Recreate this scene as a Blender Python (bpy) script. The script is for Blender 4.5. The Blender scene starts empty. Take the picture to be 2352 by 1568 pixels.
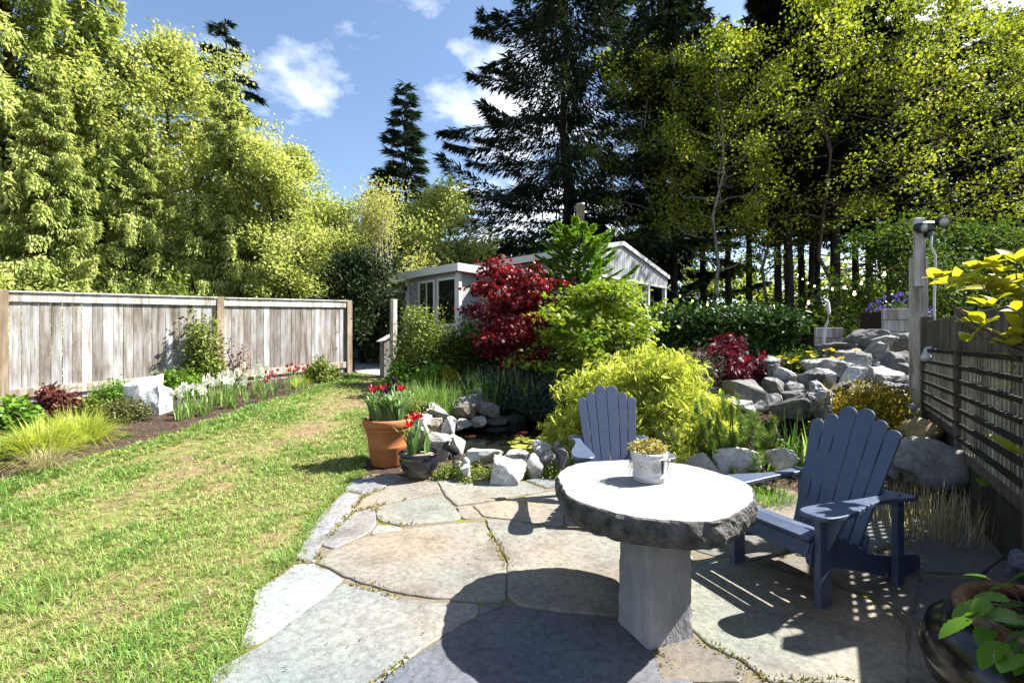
import bpy, bmesh, math, random
import numpy as np
from mathutils import Vector, Matrix
sc = bpy.context.scene
C = sc.collection
R = math.radians
F, CX, HZ, EYE = 1080.0, 1176.0, 784.0, 1.5      # focal length and centre on a 2352 wide frame, eye height in metres

# ---------------------------------------------------------------- camera, sky, sun, exposure
cam = bpy.data.cameras.new('camera')
cam.sensor_width = 36.0
cam.lens = 36.0 * F / 2352.0
cam.clip_start, cam.clip_end = 0.05, 2000.0
cam_o = bpy.data.objects.new('camera', cam); C.objects.link(cam_o)
cam_o.location = (0, 0, EYE); cam_o.rotation_euler = (R(90), 0, 0)
sc.camera = cam_o
SUN = Vector((1.0, 0.26, 1.06)).normalized()
w = bpy.data.worlds.new('World'); sc.world = w; w.use_nodes = True
nt = w.node_tree; nt.nodes.clear()
def wn(t, **k):
    n = nt.nodes.new(t)
    for a, b in k.items(): setattr(n, a, b)
    return n
sky = wn('ShaderNodeTexSky'); sky.sky_type = 'NISHITA'; sky.sun_disc = False
sky.sun_elevation = math.asin(SUN.z); sky.sun_rotation = math.atan2(SUN.x, SUN.y)
sky.altitude = 200; sky.air_density = 1.0; sky.dust_density = 1.0; sky.ozone_density = 2.0
tc = wn('ShaderNodeTexCoord'); sep = wn('ShaderNodeSeparateXYZ')
nt.links.new(tc.outputs['Generated'], sep.inputs[0])
# cloud layer: project the view direction on a flat layer overhead
den = wn('ShaderNodeMath', operation='ADD'); den.inputs[1].default_value = 0.22
mx0 = wn('ShaderNodeMath', operation='MAXIMUM'); mx0.inputs[1].default_value = 0.0
nt.links.new(sep.outputs['Z'], mx0.inputs[0]); nt.links.new(mx0.outputs[0], den.inputs[0])
dx = wn('ShaderNodeMath', operation='DIVIDE'); dy = wn('ShaderNodeMath', operation='DIVIDE')
nt.links.new(sep.outputs['X'], dx.inputs[0]); nt.links.new(den.outputs[0], dx.inputs[1])
nt.links.new(sep.outputs['Y'], dy.inputs[0]); nt.links.new(den.outputs[0], dy.inputs[1])
cmb = wn('ShaderNodeCombineXYZ'); nt.links.new(dx.outputs[0], cmb.inputs[0]); nt.links.new(dy.outputs[0], cmb.inputs[1])
CLOUD_SEED = 1.37
cmb.inputs[2].default_value = CLOUD_SEED
noi = wn('ShaderNodeTexNoise'); noi.inputs['Scale'].default_value = 1.15; noi.inputs['Detail'].default_value = 7; noi.inputs['Roughness'].default_value = 0.56
sh_ = wn('ShaderNodeVectorMath', operation='ADD'); sh_.inputs[1].default_value = (-0.22, 0.0, 0.0)
nt.links.new(cmb.outputs[0], sh_.inputs[0]); nt.links.new(sh_.outputs[0], noi.inputs['Vector'])
rmp = wn('ShaderNodeValToRGB'); rmp.color_ramp.elements[0].position = 0.52; rmp.color_ramp.elements[1].position = 0.72
nt.links.new(noi.outputs['Fac'], rmp.inputs[0])
mix = wn('ShaderNodeMixRGB'); mix.inputs[2].default_value = (13, 13, 13.3, 1)
nt.links.new(rmp.outputs[0], mix.inputs[0]); nt.links.new(sky.outputs[0], mix.inputs[1])
bg = wn('ShaderNodeBackground'); bg.inputs[1].default_value = 0.058
out = wn('ShaderNodeOutputWorld')
nt.links.new(mix.outputs[0], bg.inputs[0]); nt.links.new(bg.outputs[0], out.inputs[0])
sl = bpy.data.lights.new('sun', 'SUN'); sl.energy = 5.0; sl.angle = R(0.53); sl.color = (1.0, 0.965, 0.91)
so = bpy.data.objects.new('sun', sl); C.objects.link(so); so.location = (20, 8, 25)
so.rotation_euler = SUN.to_track_quat('Z', 'Y').to_euler()
vs = sc.view_settings
sc.display_settings.display_device = 'sRGB'
vs.view_transform = 'Standard'; vs.look = 'None'; vs.gamma = 1.0; vs.use_curve_mapping = False
vs.exposure = 2.1
sc.render.engine = 'CYCLES'
sc.cycles.use_denoising = True
sc.cycles.max_bounces = 6; sc.cycles.diffuse_bounces = 3; sc.cycles.transmission_bounces = 4; sc.cycles.glossy_bounces = 3
sc.cycles.transparent_max_bounces = 8
sc.cycles.sample_clamp_indirect = 4.0

# ---------------------------------------------------------------- helpers
KS, KL = 0.66, 0.74                                          # albedo of stone, wood and paint, and of leaves
def jit(c, a, b, r):                                         # one shade up or down
    k = r.uniform(a, b); return [q*k for q in c]
def sst(a, b, t):
    t = np.clip((t - a) / (b - a), 0, 1); return t * t * (3 - 2 * t)
PC, PR = np.array((0.13, 7.3)), np.array((1.08, 1.45))       # pond centre and radii
def gz(x, y, pond=True):                                     # height of the ground
    x = np.asarray(x, float); y = np.asarray(y, float)
    p = (-0.0379 * x + 0.0886 * y - 0.476) / 0.04
    z = 0.04 * np.where(p > 30, p, np.log1p(np.exp(np.minimum(p, 30))))
    z = np.where(z > 0.75, 0.75 + 0.3 * np.tanh((z - 0.75) / 0.3), z)
    z = z + 0.75 * np.exp(-(((x - 5.7) / 1.3) ** 2 + ((y - 8.0) / 1.1) ** 2))
    if pond:
        r = np.hypot((x - PC[0]) / PR[0], (y - PC[1]) / PR[1])
        z = z * (1 - sst(1.35, 0.95, r)) + 0.04 * sst(1.35, .95, r) - 0.45 * sst(1.12, 0.7, r)
    return z
def at(px, py, Y):
    return Vector(((px - CX) / F * Y, Y, EYE - (py - HZ) / F * Y))
def gp(px, py, z0=None):                                     # ground point seen at a picture position
    Y = 4.0
    for _ in range(40):
        z = float(gz((px - CX) / F * Y, Y, False)) if z0 is None else z0
        Y = Y * 0.5 + 0.5 * min(F * (EYE - z) / max(py - HZ, 6), 60)
    return Vector(((px - CX) / F * Y, Y, z))
def rng(s): return np.random.default_rng(s)
def unit(a): return a / np.maximum(np.linalg.norm(a, axis=-1, keepdims=True), 1e-9)

class MB:                                                    # collects pieces of one mesh
    def __init__(s): s.v = []; s.f = []; s.m = []
    def add(s, v, f, mi=0):
        o = len(s.v); s.v += [tuple(map(float, p)) for p in v]
        s.f += [tuple(i + o for i in q) for q in f]; s.m += [mi] * len(f)
    def box(s, x0, x1, y0, y1, z0, z1, M=None, mi=0):
        v = [Vector(p) for p in ((x0,y0,z0),(x1,y0,z0),(x1,y1,z0),(x0,y1,z0),(x0,y0,z1),(x1,y0,z1),(x1,y1,z1),(x0,y1,z1))]
        if M is not None: v = [M @ p for p in v]
        s.add(v, [(3,2,1,0),(4,5,6,7),(0,1,5,4),(1,2,6,5),(2,3,7,6),(3,0,4,7)], mi)
    def prism(s, poly, z0, z1, M=None, mi=0):                # polygon in xy, lifted along z
        n = len(poly)
        v = [Vector((p[0], p[1], z0)) for p in poly] + [Vector((p[0], p[1], z1)) for p in poly]
        if M is not None: v = [M @ p for p in v]
        s.add(v, [tuple(range(n))[::-1], tuple(range(n, 2*n))] + [(i, (i+1) % n, n + (i+1) % n, n + i) for i in range(n)], mi)
    def lathe(s, prof, n=32, c=(0,0,0), mi=0):
        v = []
        for r, z in prof:
            for k in range(n):
                a = 2 * math.pi * k / n; v.append((c[0] + r*math.cos(a), c[1] + r*math.sin(a), c[2] + z))
        f = [(j*n+k, j*n+(k+1) % n, (j+1)*n+(k+1) % n, (j+1)*n+k) for j in range(len(prof)-1) for k in range(n)]
        s.add(v, f, mi)
    def tube(s, pts, rad, n=6, mi=0):
        pts = [Vector(p) for p in pts]; k = len(pts)
        if not hasattr(rad, '__len__'): rad = [rad] * k
        v = []; up = Vector((0.13, 0.21, 0.97))
        for i in range(k):
            d = (pts[min(i+1, k-1)] - pts[max(i-1, 0)]).normalized()
            a = d.cross(up)
            if a.length < 0.15: a = d.cross(Vector((1, 0, 0)))
            a.normalize(); b = d.cross(a)
            for j in range(n):
                t = 2 * math.pi * j / n; v.append(pts[i] + (a*math.cos(t) + b*math.sin(t)) * rad[i])
        f = [(i*n+j, i*n+(j+1) % n, (i+1)*n+(j+1) % n, (i+1)*n+j) for i in range(k-1) for j in range(n)]
        f += [tuple(range(n))[::-1], tuple(range((k-1)*n, k*n))]
        s.add(v, f, mi)
    def mesh(s, name, mats, smooth=False, bevel=0):
        me = bpy.data.meshes.new(name); me.from_pydata(s.v, [], s.f)
        for m in (mats if isinstance(mats, (list, tuple)) else [mats]): me.materials.append(m)
        if any(s.m): me.polygons.foreach_set('material_index', s.m)
        if bevel:
            bm = bmesh.new(); bm.from_mesh(me)
            es = [e for e in bm.edges if e.calc_face_angle(0) > 0.6]
            bmesh.ops.bevel(bm, geom=es, offset=bevel, segments=1, affect='EDGES', clamp_overlap=True)
            bm.to_mesh(me); bm.free()
        if smooth: me.shade_smooth()
        me.update(); return me

class Fol:                                                   # leaves, needles and blades, kept in arrays
    def __init__(s): s.V = []; s.T = []; s.A = []; s.n = 0
    def raw(s, V, T, A):
        s.V.append(V); s.T.append(T + s.n); s.A.append(A); s.n += len(V)
    def leaf(s, P, D, N, L, W, var, fold=0.15, mid=0.45):
        n = len(P); D = unit(D); S = unit(np.cross(D, N)); U = np.cross(S, D)
        L = np.broadcast_to(np.asarray(L, float), (n,))[:, None]; W = np.broadcast_to(np.asarray(W, float), (n,))[:, None]
        V = np.stack([P, P + D*L*mid + S*W*.5 + U*W*fold, P + D*L, P + D*L*mid - S*W*.5 + U*W*fold], 1).reshape(-1, 3)
        b = (np.arange(n) * 4)[:, None]
        T = np.concatenate([b + np.array([[0, 1, 2]]), b + np.array([[0, 2, 3]])], 0)
        s.raw(V, T, np.repeat(var, 4))
    def star(s, P, D, N, L, var, lobes=5, spread=1.15, wid=0.22, droop=0.25):   # lobed maple leaf
        n = len(P); D = unit(D); S = unit(np.cross(D, N)); U = np.cross(S, D)
        L = np.broadcast_to(np.asarray(L, float), (n,))[:, None]
        for k in range(lobes):
            a = (k / (lobes - 1) - .5) * 2 * spread
            d = D*math.cos(a) + S*math.sin(a) - U*droop; q = S*math.cos(a) - D*math.sin(a)
            l = L * (1 - 0.3 * abs(a) / spread)
            V = np.stack([P - q*l*wid*.15, P + d*l*.5 - q*l*wid*.5, P + d*l - U*l*droop*.6, P + d*l*.5 + q*l*wid*.5], 1).reshape(-1, 3)
            b = (np.arange(n) * 4)[:, None]
            T = np.concatenate([b + np.array([[0, 1, 2]]), b + np.array([[0, 2, 3]])], 0)
            s.raw(V, T, np.repeat(var, 4))
    def blade(s, P, D, L, W, bend, var):                      # a grass blade: bends over towards its lean
        n = len(P); L = np.asarray(L)[:, None]; W = np.broadcast_to(np.asarray(W, float), (n,))[:, None]; bend = np.broadcast_to(np.asarray(bend, float), (n,))[:, None]
        D = unit(D); h = D * np.array([1, 1, 0]); hl = np.linalg.norm(h, axis=1, keepdims=True)
        h = np.where(hl > 1e-3, h / np.maximum(hl, 1e-3), np.array([[1., 0, 0]]))
        S = unit(np.cross(D, h + np.array([[0, 0, -.3]])))
        m = P + D*L*.5; t = P + D*L*(1 - bend*.25) + h*L*bend*.45 - np.array([[0, 0, 1.]])*L*bend*.4
        V = np.stack([P - S*W*.5, P + S*W*.5, m + S*W*.42, m - S*W*.42, t], 1).reshape(-1, 3)
        b = (np.arange(n) * 5)[:, None]
        T = np.concatenate([b + np.array([[0, 1, 2]]), b + np.array([[0, 2, 3]]), b + np.array([[3, 2, 4]])], 0)
        s.raw(V, T, np.repeat(var, 5))
    def mesh(s, name, mat):
        V = np.concatenate(s.V).astype(np.float32); T = np.concatenate(s.T).astype(np.int32); A = np.concatenate(s.A).astype(np.float32)
        me = bpy.data.meshes.new(name); me.vertices.add(len(V)); me.vertices.foreach_set('co', V.ravel())
        me.loops.add(T.size); me.loops.foreach_set('vertex_index', T.ravel())
        me.polygons.add(len(T)); me.polygons.foreach_set('loop_start', np.arange(0, T.size, 3, dtype=np.int32))
        a = me.attributes.new('var', 'FLOAT', 'POINT'); a.data.foreach_set('value', A)
        me.materials.append(mat); me.update(calc_edges=True); return me

def obj(name, me, parent=None, loc=(0,0,0), rot=(0,0,0), col=None):
    o = bpy.data.objects.new(name, me); C.objects.link(o); o.location = loc; o.rotation_euler = rot
    if parent is not None: o.parent = parent
    if col is not None: o.color = (col[0]*KS, col[1]*KS, col[2]*KS, 1)
    return o
def tag(o, label, cat, group=None, kind=None):
    o['label'] = label; o['category'] = cat
    if group: o['group'] = group
    if kind: o['kind'] = kind
    return o
def thing(name, label, cat, loc=(0,0,0), rz=0, group=None):
    o = obj(name, None, None, loc, (0, 0, rz)); return tag(o, label, cat, group)
def struct(name, me, **k):
    o = obj(name, me, **k); o['kind'] = 'structure'; return o
def stuff(o, label, cat):
    return tag(o, label, cat, None, 'stuff')

# ---------------------------------------------------------------- materials
def M_(name):
    m = bpy.data.materials.new(name); m.use_nodes = True; t = m.node_tree; t.nodes.clear()
    o = t.nodes.new('ShaderNodeOutputMaterial'); return m, t, o
def nd(t, ty, **k):
    n = t.nodes.new(ty)
    for a, b in k.items(): setattr(n, a, b)
    return n
def noise(t, scale, detail=5, rough=.6, co='Object', stretch=None, vec=None):
    c = nd(t, 'ShaderNodeTexCoord'); n = nd(t, 'ShaderNodeTexNoise')
    n.inputs['Scale'].default_value = scale; n.inputs['Detail'].default_value = detail; n.inputs['Roughness'].default_value = rough
    if vec is None:
        if co == 'World':
            g = nd(t, 'ShaderNodeNewGeometry'); vec = g.outputs['Position']
        else: vec = c.outputs[co]
    if stretch:
        mp = nd(t, 'ShaderNodeMapping'); mp.inputs['Scale'].default_value = stretch
        t.links.new(vec, mp.inputs[0]); vec = mp.outputs[0]
    t.links.new(vec, n.inputs['Vector']); return n
def ramp(t, fac, stops):
    r = nd(t, 'ShaderNodeValToRGB'); e = r.color_ramp.elements
    while len(e) < len(stops): e.new(0.5)
    for i, (p, c) in enumerate(stops):
        e[i].position = p; e[i].color = (*c, 1) if len(c) == 3 else c
    t.links.new(fac, r.inputs[0]); return r
def mixc(t, fac, a, b, mode='MIX'):
    m = nd(t, 'ShaderNodeMixRGB', blend_type=mode)
    for i, q in ((0, fac), (1, a), (2, b)):
        if isinstance(q, (int, float)): m.inputs[i].default_value = q
        elif isinstance(q, tuple): m.inputs[i].default_value = (*q, 1)
        else: t.links.new(q, m.inputs[i])
    return m.outputs[0]
def bump(t, h, strength, dist):
    b = nd(t, 'ShaderNodeBump'); b.inputs['Strength'].default_value = strength; b.inputs['Distance'].default_value = dist
    t.links.new(h, b.inputs['Height']); return b.outputs[0]
def pbr(t, o, col, rough=.7, normal=None, spec=.5, metal=0):
    p = nd(t, 'ShaderNodeBsdfPrincipled')
    if isinstance(col, tuple): p.inputs['Base Color'].default_value = (*col, 1)
    else: t.links.new(col, p.inputs['Base Color'])
    if isinstance(rough, (int, float)): p.inputs['Roughness'].default_value = rough
    else: t.links.new(rough, p.inputs['Roughness'])
    p.inputs['Specular IOR Level'].default_value = spec; p.inputs['Metallic'].default_value = metal
    if normal is not None: t.links.new(normal, p.inputs['Normal'])
    if o is not None: t.links.new(p.outputs[0], o.inputs[0])
    return p
def simple(name, c1, c2=None, scale=8, rough=.6, bstr=0, bscale=40, bdist=.01, spec=.5, stretch=None, metal=0):
    m, t, o = M_(name)
    c1 = tuple(q*KS for q in c1); c2 = tuple(q*KS for q in c2) if c2 else None; col = c1
    if c2: col = mixc(t, ramp(t, noise(t, scale, stretch=stretch).outputs[0], [(.3, (0,0,0)), (.7, (1,1,1))]).outputs[0], c1, c2)
    nrm = bump(t, noise(t, bscale, 6, stretch=stretch).outputs[0], bstr, bdist) if bstr else None
    pbr(t, o, col, rough, nrm, spec, metal); return m
def leafmat(name, stops, trans=.35, rough=.5, spec=.35, tint=(1.0, 1.0, .65)):
    m, t, o = M_(name)
    a = nd(t, 'ShaderNodeAttribute', attribute_name='var')
    r = ramp(t, a.outputs['Fac'], [(i / max(1, len(stops) - 1), tuple(q*KL for q in c)) for i, c in enumerate(stops)])
    p = pbr(t, None, r.outputs[0], rough, None, spec)
    tr = nd(t, 'ShaderNodeBsdfTranslucent'); t.links.new(mixc(t, 1.0, r.outputs[0], tint, 'MULTIPLY'), tr.inputs[0])
    # a thin leaf both reflects and lets light through
    mx = nd(t, 'ShaderNodeMixShader'); mx.inputs[0].default_value = trans
    t.links.new(p.outputs[0], mx.inputs[1]); t.links.new(tr.outputs[0], mx.inputs[2]); t.links.new(mx.outputs[0], o.inputs[0])
    return m
def stone(name, bstr=.6, streak=None, spots=(.5, .5, .5)):       # object colour drives the stone
    m, t, o = M_(name)
    oi = nd(t, 'ShaderNodeObjectInfo'); n1 = noise(t, 2.2, 6, .65, 'World', streak); n2 = noise(t, 22, 8, .7, 'World')
    c = mixc(t, 1.0, oi.outputs['Color'], ramp(t, n1.outputs[0], [(.28, (.5,.5,.51)), (.52, (1,1,1)), (.75, (1.5,1.48,1.42))]).outputs[0], 'MULTIPLY')
    c = mixc(t, 1.0, c, ramp(t, n2.outputs[0], [(.3, (.55,.55,.56)), (.6, (1.1,1.1,1.1))]).outputs[0], 'MULTIPLY')
    h = mixc(t, .5, n2.outputs[0], noise(t, 6, 8, .6, 'World').outputs[0])
    pbr(t, o, c, .85, bump(t, h, bstr, .03), .3); return m

# leaves
MAT = {}
MAT['cedar'] = leafmat('cedar_sprays', [(.09,.15,.025), (.26,.35,.08), (.48,.55,.16), (.68,.70,.27)], .45, .6, .2)
MAT['maple_spring'] = leafmat('spring_maple_leaf', [(.24,.33,.06), (.44,.51,.13), (.61,.65,.20), (.73,.74,.32)], .5, .6, .2)
MAT['catkin'] = leafmat('catkin_leaf', [(.38,.42,.10), (.54,.55,.17), (.66,.64,.27)], .45, .6, .2)
MAT['spruce'] = leafmat('spruce_needle', [(.010,.022,.012), (.020,.042,.020), (.035,.065,.028), (.06,.09,.035)], .12, .6)
MAT['fir_far'] = leafmat('fir_needle', [(.02,.05,.035), (.035,.075,.045), (.06,.10,.06)], .15, .6)
MAT['forest_conifer'] = leafmat('forest_needle', [(.008,.018,.006), (.016,.034,.010), (.035,.06,.014)], .2, .6)
MAT['alder'] = leafmat('alder_leaf', [(.05,.09,.010), (.16,.22,.02), (.36,.41,.04), (.55,.58,.07)], .5, .6, .2)
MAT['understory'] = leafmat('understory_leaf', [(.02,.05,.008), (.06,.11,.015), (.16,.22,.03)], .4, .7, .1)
MAT['holly'] = leafmat('dark_evergreen_leaf', [(.014,.03,.010), (.03,.055,.016), (.06,.09,.025)], .2, .6, .15)
MAT['red'] = leafmat('red_maple_leaf', [(.045,.006,.012), (.13,.010,.018), (.34,.015,.02), (.52,.06,.06)], .4, .45, .4, (1, .5, .4))
MAT['crimson'] = leafmat('crimson_lace_leaf', [(.05,.006,.014), (.13,.012,.025), (.22,.03,.05)], .35, .5, .4, (1, .5, .5))
MAT['gold_lace'] = leafmat('golden_lace_leaf', [(.34,.42,.05), (.56,.64,.09), (.74,.80,.14), (.84,.86,.28)], .5, .6, .2)
MAT['lime_maple'] = leafmat('lime_maple_leaf', [(.08,.18,.012), (.20,.33,.025), (.38,.48,.04), (.50,.55,.06)], .45)
MAT['hedge'] = leafmat('laurel_leaf', [(.012,.035,.008), (.03,.075,.014), (.06,.12,.022), (.12,.17,.05)], .25, .55, .18)
MAT['shrub'] = leafmat('shrub_leaf', [(.07,.12,.015), (.15,.22,.025), (.27,.33,.05), (.38,.40,.10)], .35)
MAT['fresh'] = leafmat('fresh_green_leaf', [(.07,.17,.015), (.15,.30,.025), (.25,.40,.04)], .4)
MAT['bronze'] = leafmat('bronze_green_leaf', [(.06,.07,.02), (.12,.13,.03), (.22,.20,.05)], .3)
MAT['spirea'] = leafmat('golden_spirea_leaf', [(.10,.12,.012), (.30,.28,.02), (.44,.34,.03), (.42,.20,.02)], .35)
MAT['redleaf'] = leafmat('dark_red_leaf', [(.06,.014,.012), (.12,.03,.02), (.19,.06,.035)], .3)
MAT['juniper'] = leafmat('juniper_sprig', [(.015,.035,.025), (.03,.06,.045), (.06,.10,.075)], .15, .6)
MAT['iris'] = leafmat('iris_blade', [(.08,.18,.04), (.16,.31,.06), (.30,.44,.11), (.44,.54,.20)], .4)
MAT['lime_grass'] = leafmat('golden_sedge_blade', [(.30,.42,.04), (.54,.62,.08), (.70,.71,.18)], .45)
MAT['straw'] = leafmat('dry_blade', [(.36,.28,.14), (.5,.42,.24), (.62,.55,.36)], .3)
MAT['lawn'] = leafmat('lawn_blade', [(.46,.40,.20), (.38,.42,.12), (.25,.39,.075), (.15,.32,.045), (.09,.23,.03)], .38)
MAT['pine'] = leafmat('pine_needle', [(.06,.12,.02), (.14,.24,.04), (.30,.42,.08)], .3)
MAT['bluepine'] = leafmat('blue_pine_needle', [(.05,.09,.06), (.10,.15,.10), (.18,.24,.15)], .25)
MAT['tulip_leaf'] = leafmat('tulip_leaf', [(.10,.20,.06), (.18,.30,.10), (.30,.42,.18)], .3)
MAT['gold_leaf'] = leafmat('golden_broad_leaf', [(.36,.38,.02), (.48,.47,.03), (.58,.54,.06)], .5, .4)
MAT['pot_leaf'] = leafmat('toothed_green_leaf', [(.05,.14,.015), (.10,.24,.02), (.18,.33,.03)], .45, .35)
MAT['petal_red'] = leafmat('red_petal', [(.42,.008,.02), (.6,.015,.03), (.7,.05,.06)], .35, .4, .5, (1, .4, .4))
MAT['petal_purple'] = leafmat('purple_petal', [(.05,.015,.06), (.10,.02,.10)], .2)
MAT['petal_white'] = leafmat('white_petal', [(1.0,.98,.85), (1.1,1.09,1.0), (1.05,.95,.45)], .35, .5, .3, (1, 1, .9))
MAT['petal_pink'] = leafmat('pink_petal', [(.55,.12,.14), (.62,.25,.24), (.45,.06,.08)], .3, .5, .3, (1, .6, .6))
MAT['petal_yellow'] = leafmat('yellow_petal', [(.75,.55,.01), (.8,.65,.03)], .35)
MAT['petal_violet'] = leafmat('violet_petal', [(.10,.06,.30), (.20,.13,.5)], .3, .5, .3, (.8, .7, 1))
MAT['sedum'] = leafmat('sedum_rosette', [(.45,.14,.10), (.5,.36,.14), (.5,.5,.10), (.6,.6,.35)], .3)
MAT['mulch'] = leafmat('bark_chip', [(.05,.03,.02), (.12,.08,.055), (.26,.18,.13)], 0.0, .9, .1)
MAT['moss'] = leafmat('moss_tuft', [(.12,.13,.01), (.25,.22,.02), (.35,.25,.02)], .2)
# wood, stone and the rest
MAT['bark_dark'] = simple('dark_bark', (.025,.02,.016), (.07,.055,.042), 9, .9, .8, 25, .03, .2, (1,1,.2))
MAT['bark_pale'] = simple('pale_bark', (.22,.20,.16), (.42,.39,.33), 5, .85, .4, 30, .02, .2)
MAT['bark_brown'] = simple('brown_bark', (.07,.045,.03), (.16,.11,.075), 9, .9, .6, 25, .02, .2, (1,1,.25))
MAT['rock'] = stone('garden_rock', .9)
MAT['slab_side'] = simple('weathered_stone_edge', (.05,.05,.048), (.27,.26,.24), 14, .95, 1.0, 45, .05, .15)
MAT['slab_top'] = simple('smooth_pale_stone', (.25,.25,.245), (.40,.395,.38), 6, .7, .25, 60, .004, .3)
MAT['pedestal'] = simple('split_granite', (.22,.22,.225), (.42,.41,.41), 5, .9, .8, 22, .03, .2, (1,1,.5))
MAT['terracotta'] = simple('terracotta_clay', (.38,.125,.038), (.50,.20,.075), 6, .75, .2, 50, .004, .3)
MAT['soil'] = simple('potting_soil', (.02,.015,.011), (.10,.07,.05), 30, .95, 1, 80, .02, .1)
MAT['chips'] = simple('pale_bark_chips', (.12,.08,.05), (.55,.45,.33), 60, .95, 1, 90, .02, .1)
MAT['white_pot'] = simple('chipped_white_enamel', (.72,.71,.69), (.80,.79,.77), 12, .4, .2, 25, .004)
MAT['black'] = simple('black_plastic', (.012,.012,.014), None, rough=.35)
MAT['steel'] = simple('brushed_steel', (.55,.5,.45), (.35,.3,.27), 3, .3, 0, metal=1, stretch=(1, 1, .1))
MAT['white_plastic'] = simple('white_plastic', (.75,.75,.74), (.65,.65,.65), 6, .4)
MAT['bulb_glass'] = simple('frosted_lens', (.75,.72,.62), (.6,.58,.5), 5, .25)
MAT['house_white'] = simple('painted_siding', (.34,.35,.36), (.42,.425,.43), 3, .6, .15, 12, .01)
MAT['house_trim'] = simple('white_trim', (.76,.76,.75), (.66,.65,.62), 4, .5)
MAT['roof'] = simple('mossy_roofing', (.06,.06,.055), (.20,.19,.16), 4, .9, .5, 20, .02)
MAT['glass'] = simple('dark_window_glass', (.012,.015,.014), None, rough=.04, spec=.8)
MAT['curtain'] = simple('window_blind', (.35,.36,.38), (.5,.5,.5), 8, .7)
def chairpaint():
    m, t, o = M_('slate_blue_paint')
    n = noise(t, 5, 6); n2 = noise(t, 45, 5, .7, 'Object', (1, 1, .12))
    c = mixc(t, ramp(t, n.outputs[0], [(.35, (0,0,0)), (.7, (1,1,1))]).outputs[0], (.043,.059,.104), (.058,.076,.124))
    n3 = noise(t, 16, 8, .75)
    c = mixc(t, ramp(t, n3.outputs[0], [(.60, (0,0,0)), (.78, (.5,.5,.5))]).outputs[0], c, (.17,.185,.23))
    pbr(t, o, c, ramp(t, n3.outputs[0], [(.3, (.32,)*3), (.7, (.5,)*3)]).outputs[0], bump(t, n2.outputs[0], .12, .004), .5); return m
MAT['chair'] = chairpaint()
def weathered(name, knots=True):
    m, t, o = M_(name)
    oi = nd(t, 'ShaderNodeObjectInfo')
    ad = nd(t, 'ShaderNodeVectorMath', operation='ADD'); g = nd(t, 'ShaderNodeTexCoord')
    sc_ = nd(t, 'ShaderNodeVectorMath', operation='SCALE'); sc_.inputs['Scale'].default_value = 37.0
    cb = nd(t, 'ShaderNodeCombineXYZ')
    for i in range(3): t.links.new(oi.outputs['Random'], cb.inputs[i])
    t.links.new(cb.outputs[0], sc_.inputs[0]); t.links.new(g.outputs['Object'], ad.inputs[0]); t.links.new(sc_.outputs[0], ad.inputs[1])
    v = ad.outputs[0]
    n1 = noise(t, 16, 6, .65, vec=v, stretch=(1, 1, .06)); n2 = noise(t, 4.0, 5, .6, vec=v, stretch=(1.2, 1.2, .35)); n3 = noise(t, 70, 4, .6, vec=v, stretch=(1, 1, .03))
    c = mixc(t, 1, oi.outputs['Color'], ramp(t, n2.outputs[0], [(.30, (.50,.42,.35)), (.46, (.92,.88,.83)), (.62, (1.25,1.27,1.3))]).outputs[0], 'MULTIPLY')
    c = mixc(t, 1, c, ramp(t, n1.outputs[0], [(.3, (.62,.58,.54)), (.55, (1.1,1.1,1.1))]).outputs[0], 'MULTIPLY')
    c = mixc(t, 1, c, ramp(t, n3.outputs[0], [(.35, (.72,.7,.68)), (.55, (1.06,1.06,1.06))]).outputs[0], 'MULTIPLY')
    pbr(t, o, c, .9, bump(t, n3.outputs[0], .4, .006), .2); return m
MAT['wood'] = weathered('weathered_cedar_wood')
def flagmat():
    m, t, o = M_('cleft_flagstone')
    oi = nd(t, 'ShaderNodeObjectInfo')
    n1 = noise(t, 2.6, 7, .62, 'World'); n2 = noise(t, 26, 8, .72, 'World'); n4 = noise(t, 1.3, 4, .5, 'World')
    # cleft layers: quantised height with thin curved edges
    n3 = noise(t, 1.9, 7, .58, 'World', (1, 1.7, 1))
    q = nd(t, 'ShaderNodeMath', operation='MULTIPLY'); q.inputs[1].default_value = 13; t.links.new(n3.outputs[0], q.inputs[0])
    fl = nd(t, 'ShaderNodeMath', operation='FLOOR'); t.links.new(q.outputs[0], fl.inputs[0])
    fr = nd(t, 'ShaderNodeMath', operation='FRACT'); t.links.new(q.outputs[0], fr.inputs[0])
    ed = ramp(t, fr.outputs[0], [(.0, (.40,.38,.36)), (.07, (.92,.92,.92)), (.5, (1,1,1)), (.90, (1.06,1.06,1.06)), (1.0, (1.5,1.5,1.46))])
    c = mixc(t, 1, oi.outputs['Color'], ramp(t, n1.outputs[0], [(.28, (.55,.58,.62)), (.48, (1,1,1)), (.68, (1.32,1.24,1.10))]).outputs[0], 'MULTIPLY')
    c = mixc(t, 1, c, ramp(t, n4.outputs[0], [(.36, (1.14,1.02,.86)), (.5, (1,1,1)), (.62, (.82,.95,.98))]).outputs[0], 'MULTIPLY')
    c = mixc(t, .9, c, ed.outputs[0], 'MULTIPLY')
    c = mixc(t, 1, c, ramp(t, n2.outputs[0], [(.3, (.58,.58,.58)), (.58, (1.12,1.12,1.12))]).outputs[0], 'MULTIPLY')
    h = mixc(t, .35, fl.outputs[0], n2.outputs[0]); h2 = mixc(t, .6, n2.outputs[0], n1.outputs[0])
    b1 = bump(t, fl.outputs[0], .7, .006)
    b = nd(t, 'ShaderNodeBump'); b.inputs['Strength'].default_value = .7; b.inputs['Distance'].default_value = .016
    t.links.new(h2, b.inputs['Height']); t.links.new(b1, b.inputs['Normal'])
    pbr(t, o, c, .72, b.outputs[0], .35); return m
MAT['flag'] = flagmat()
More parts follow.
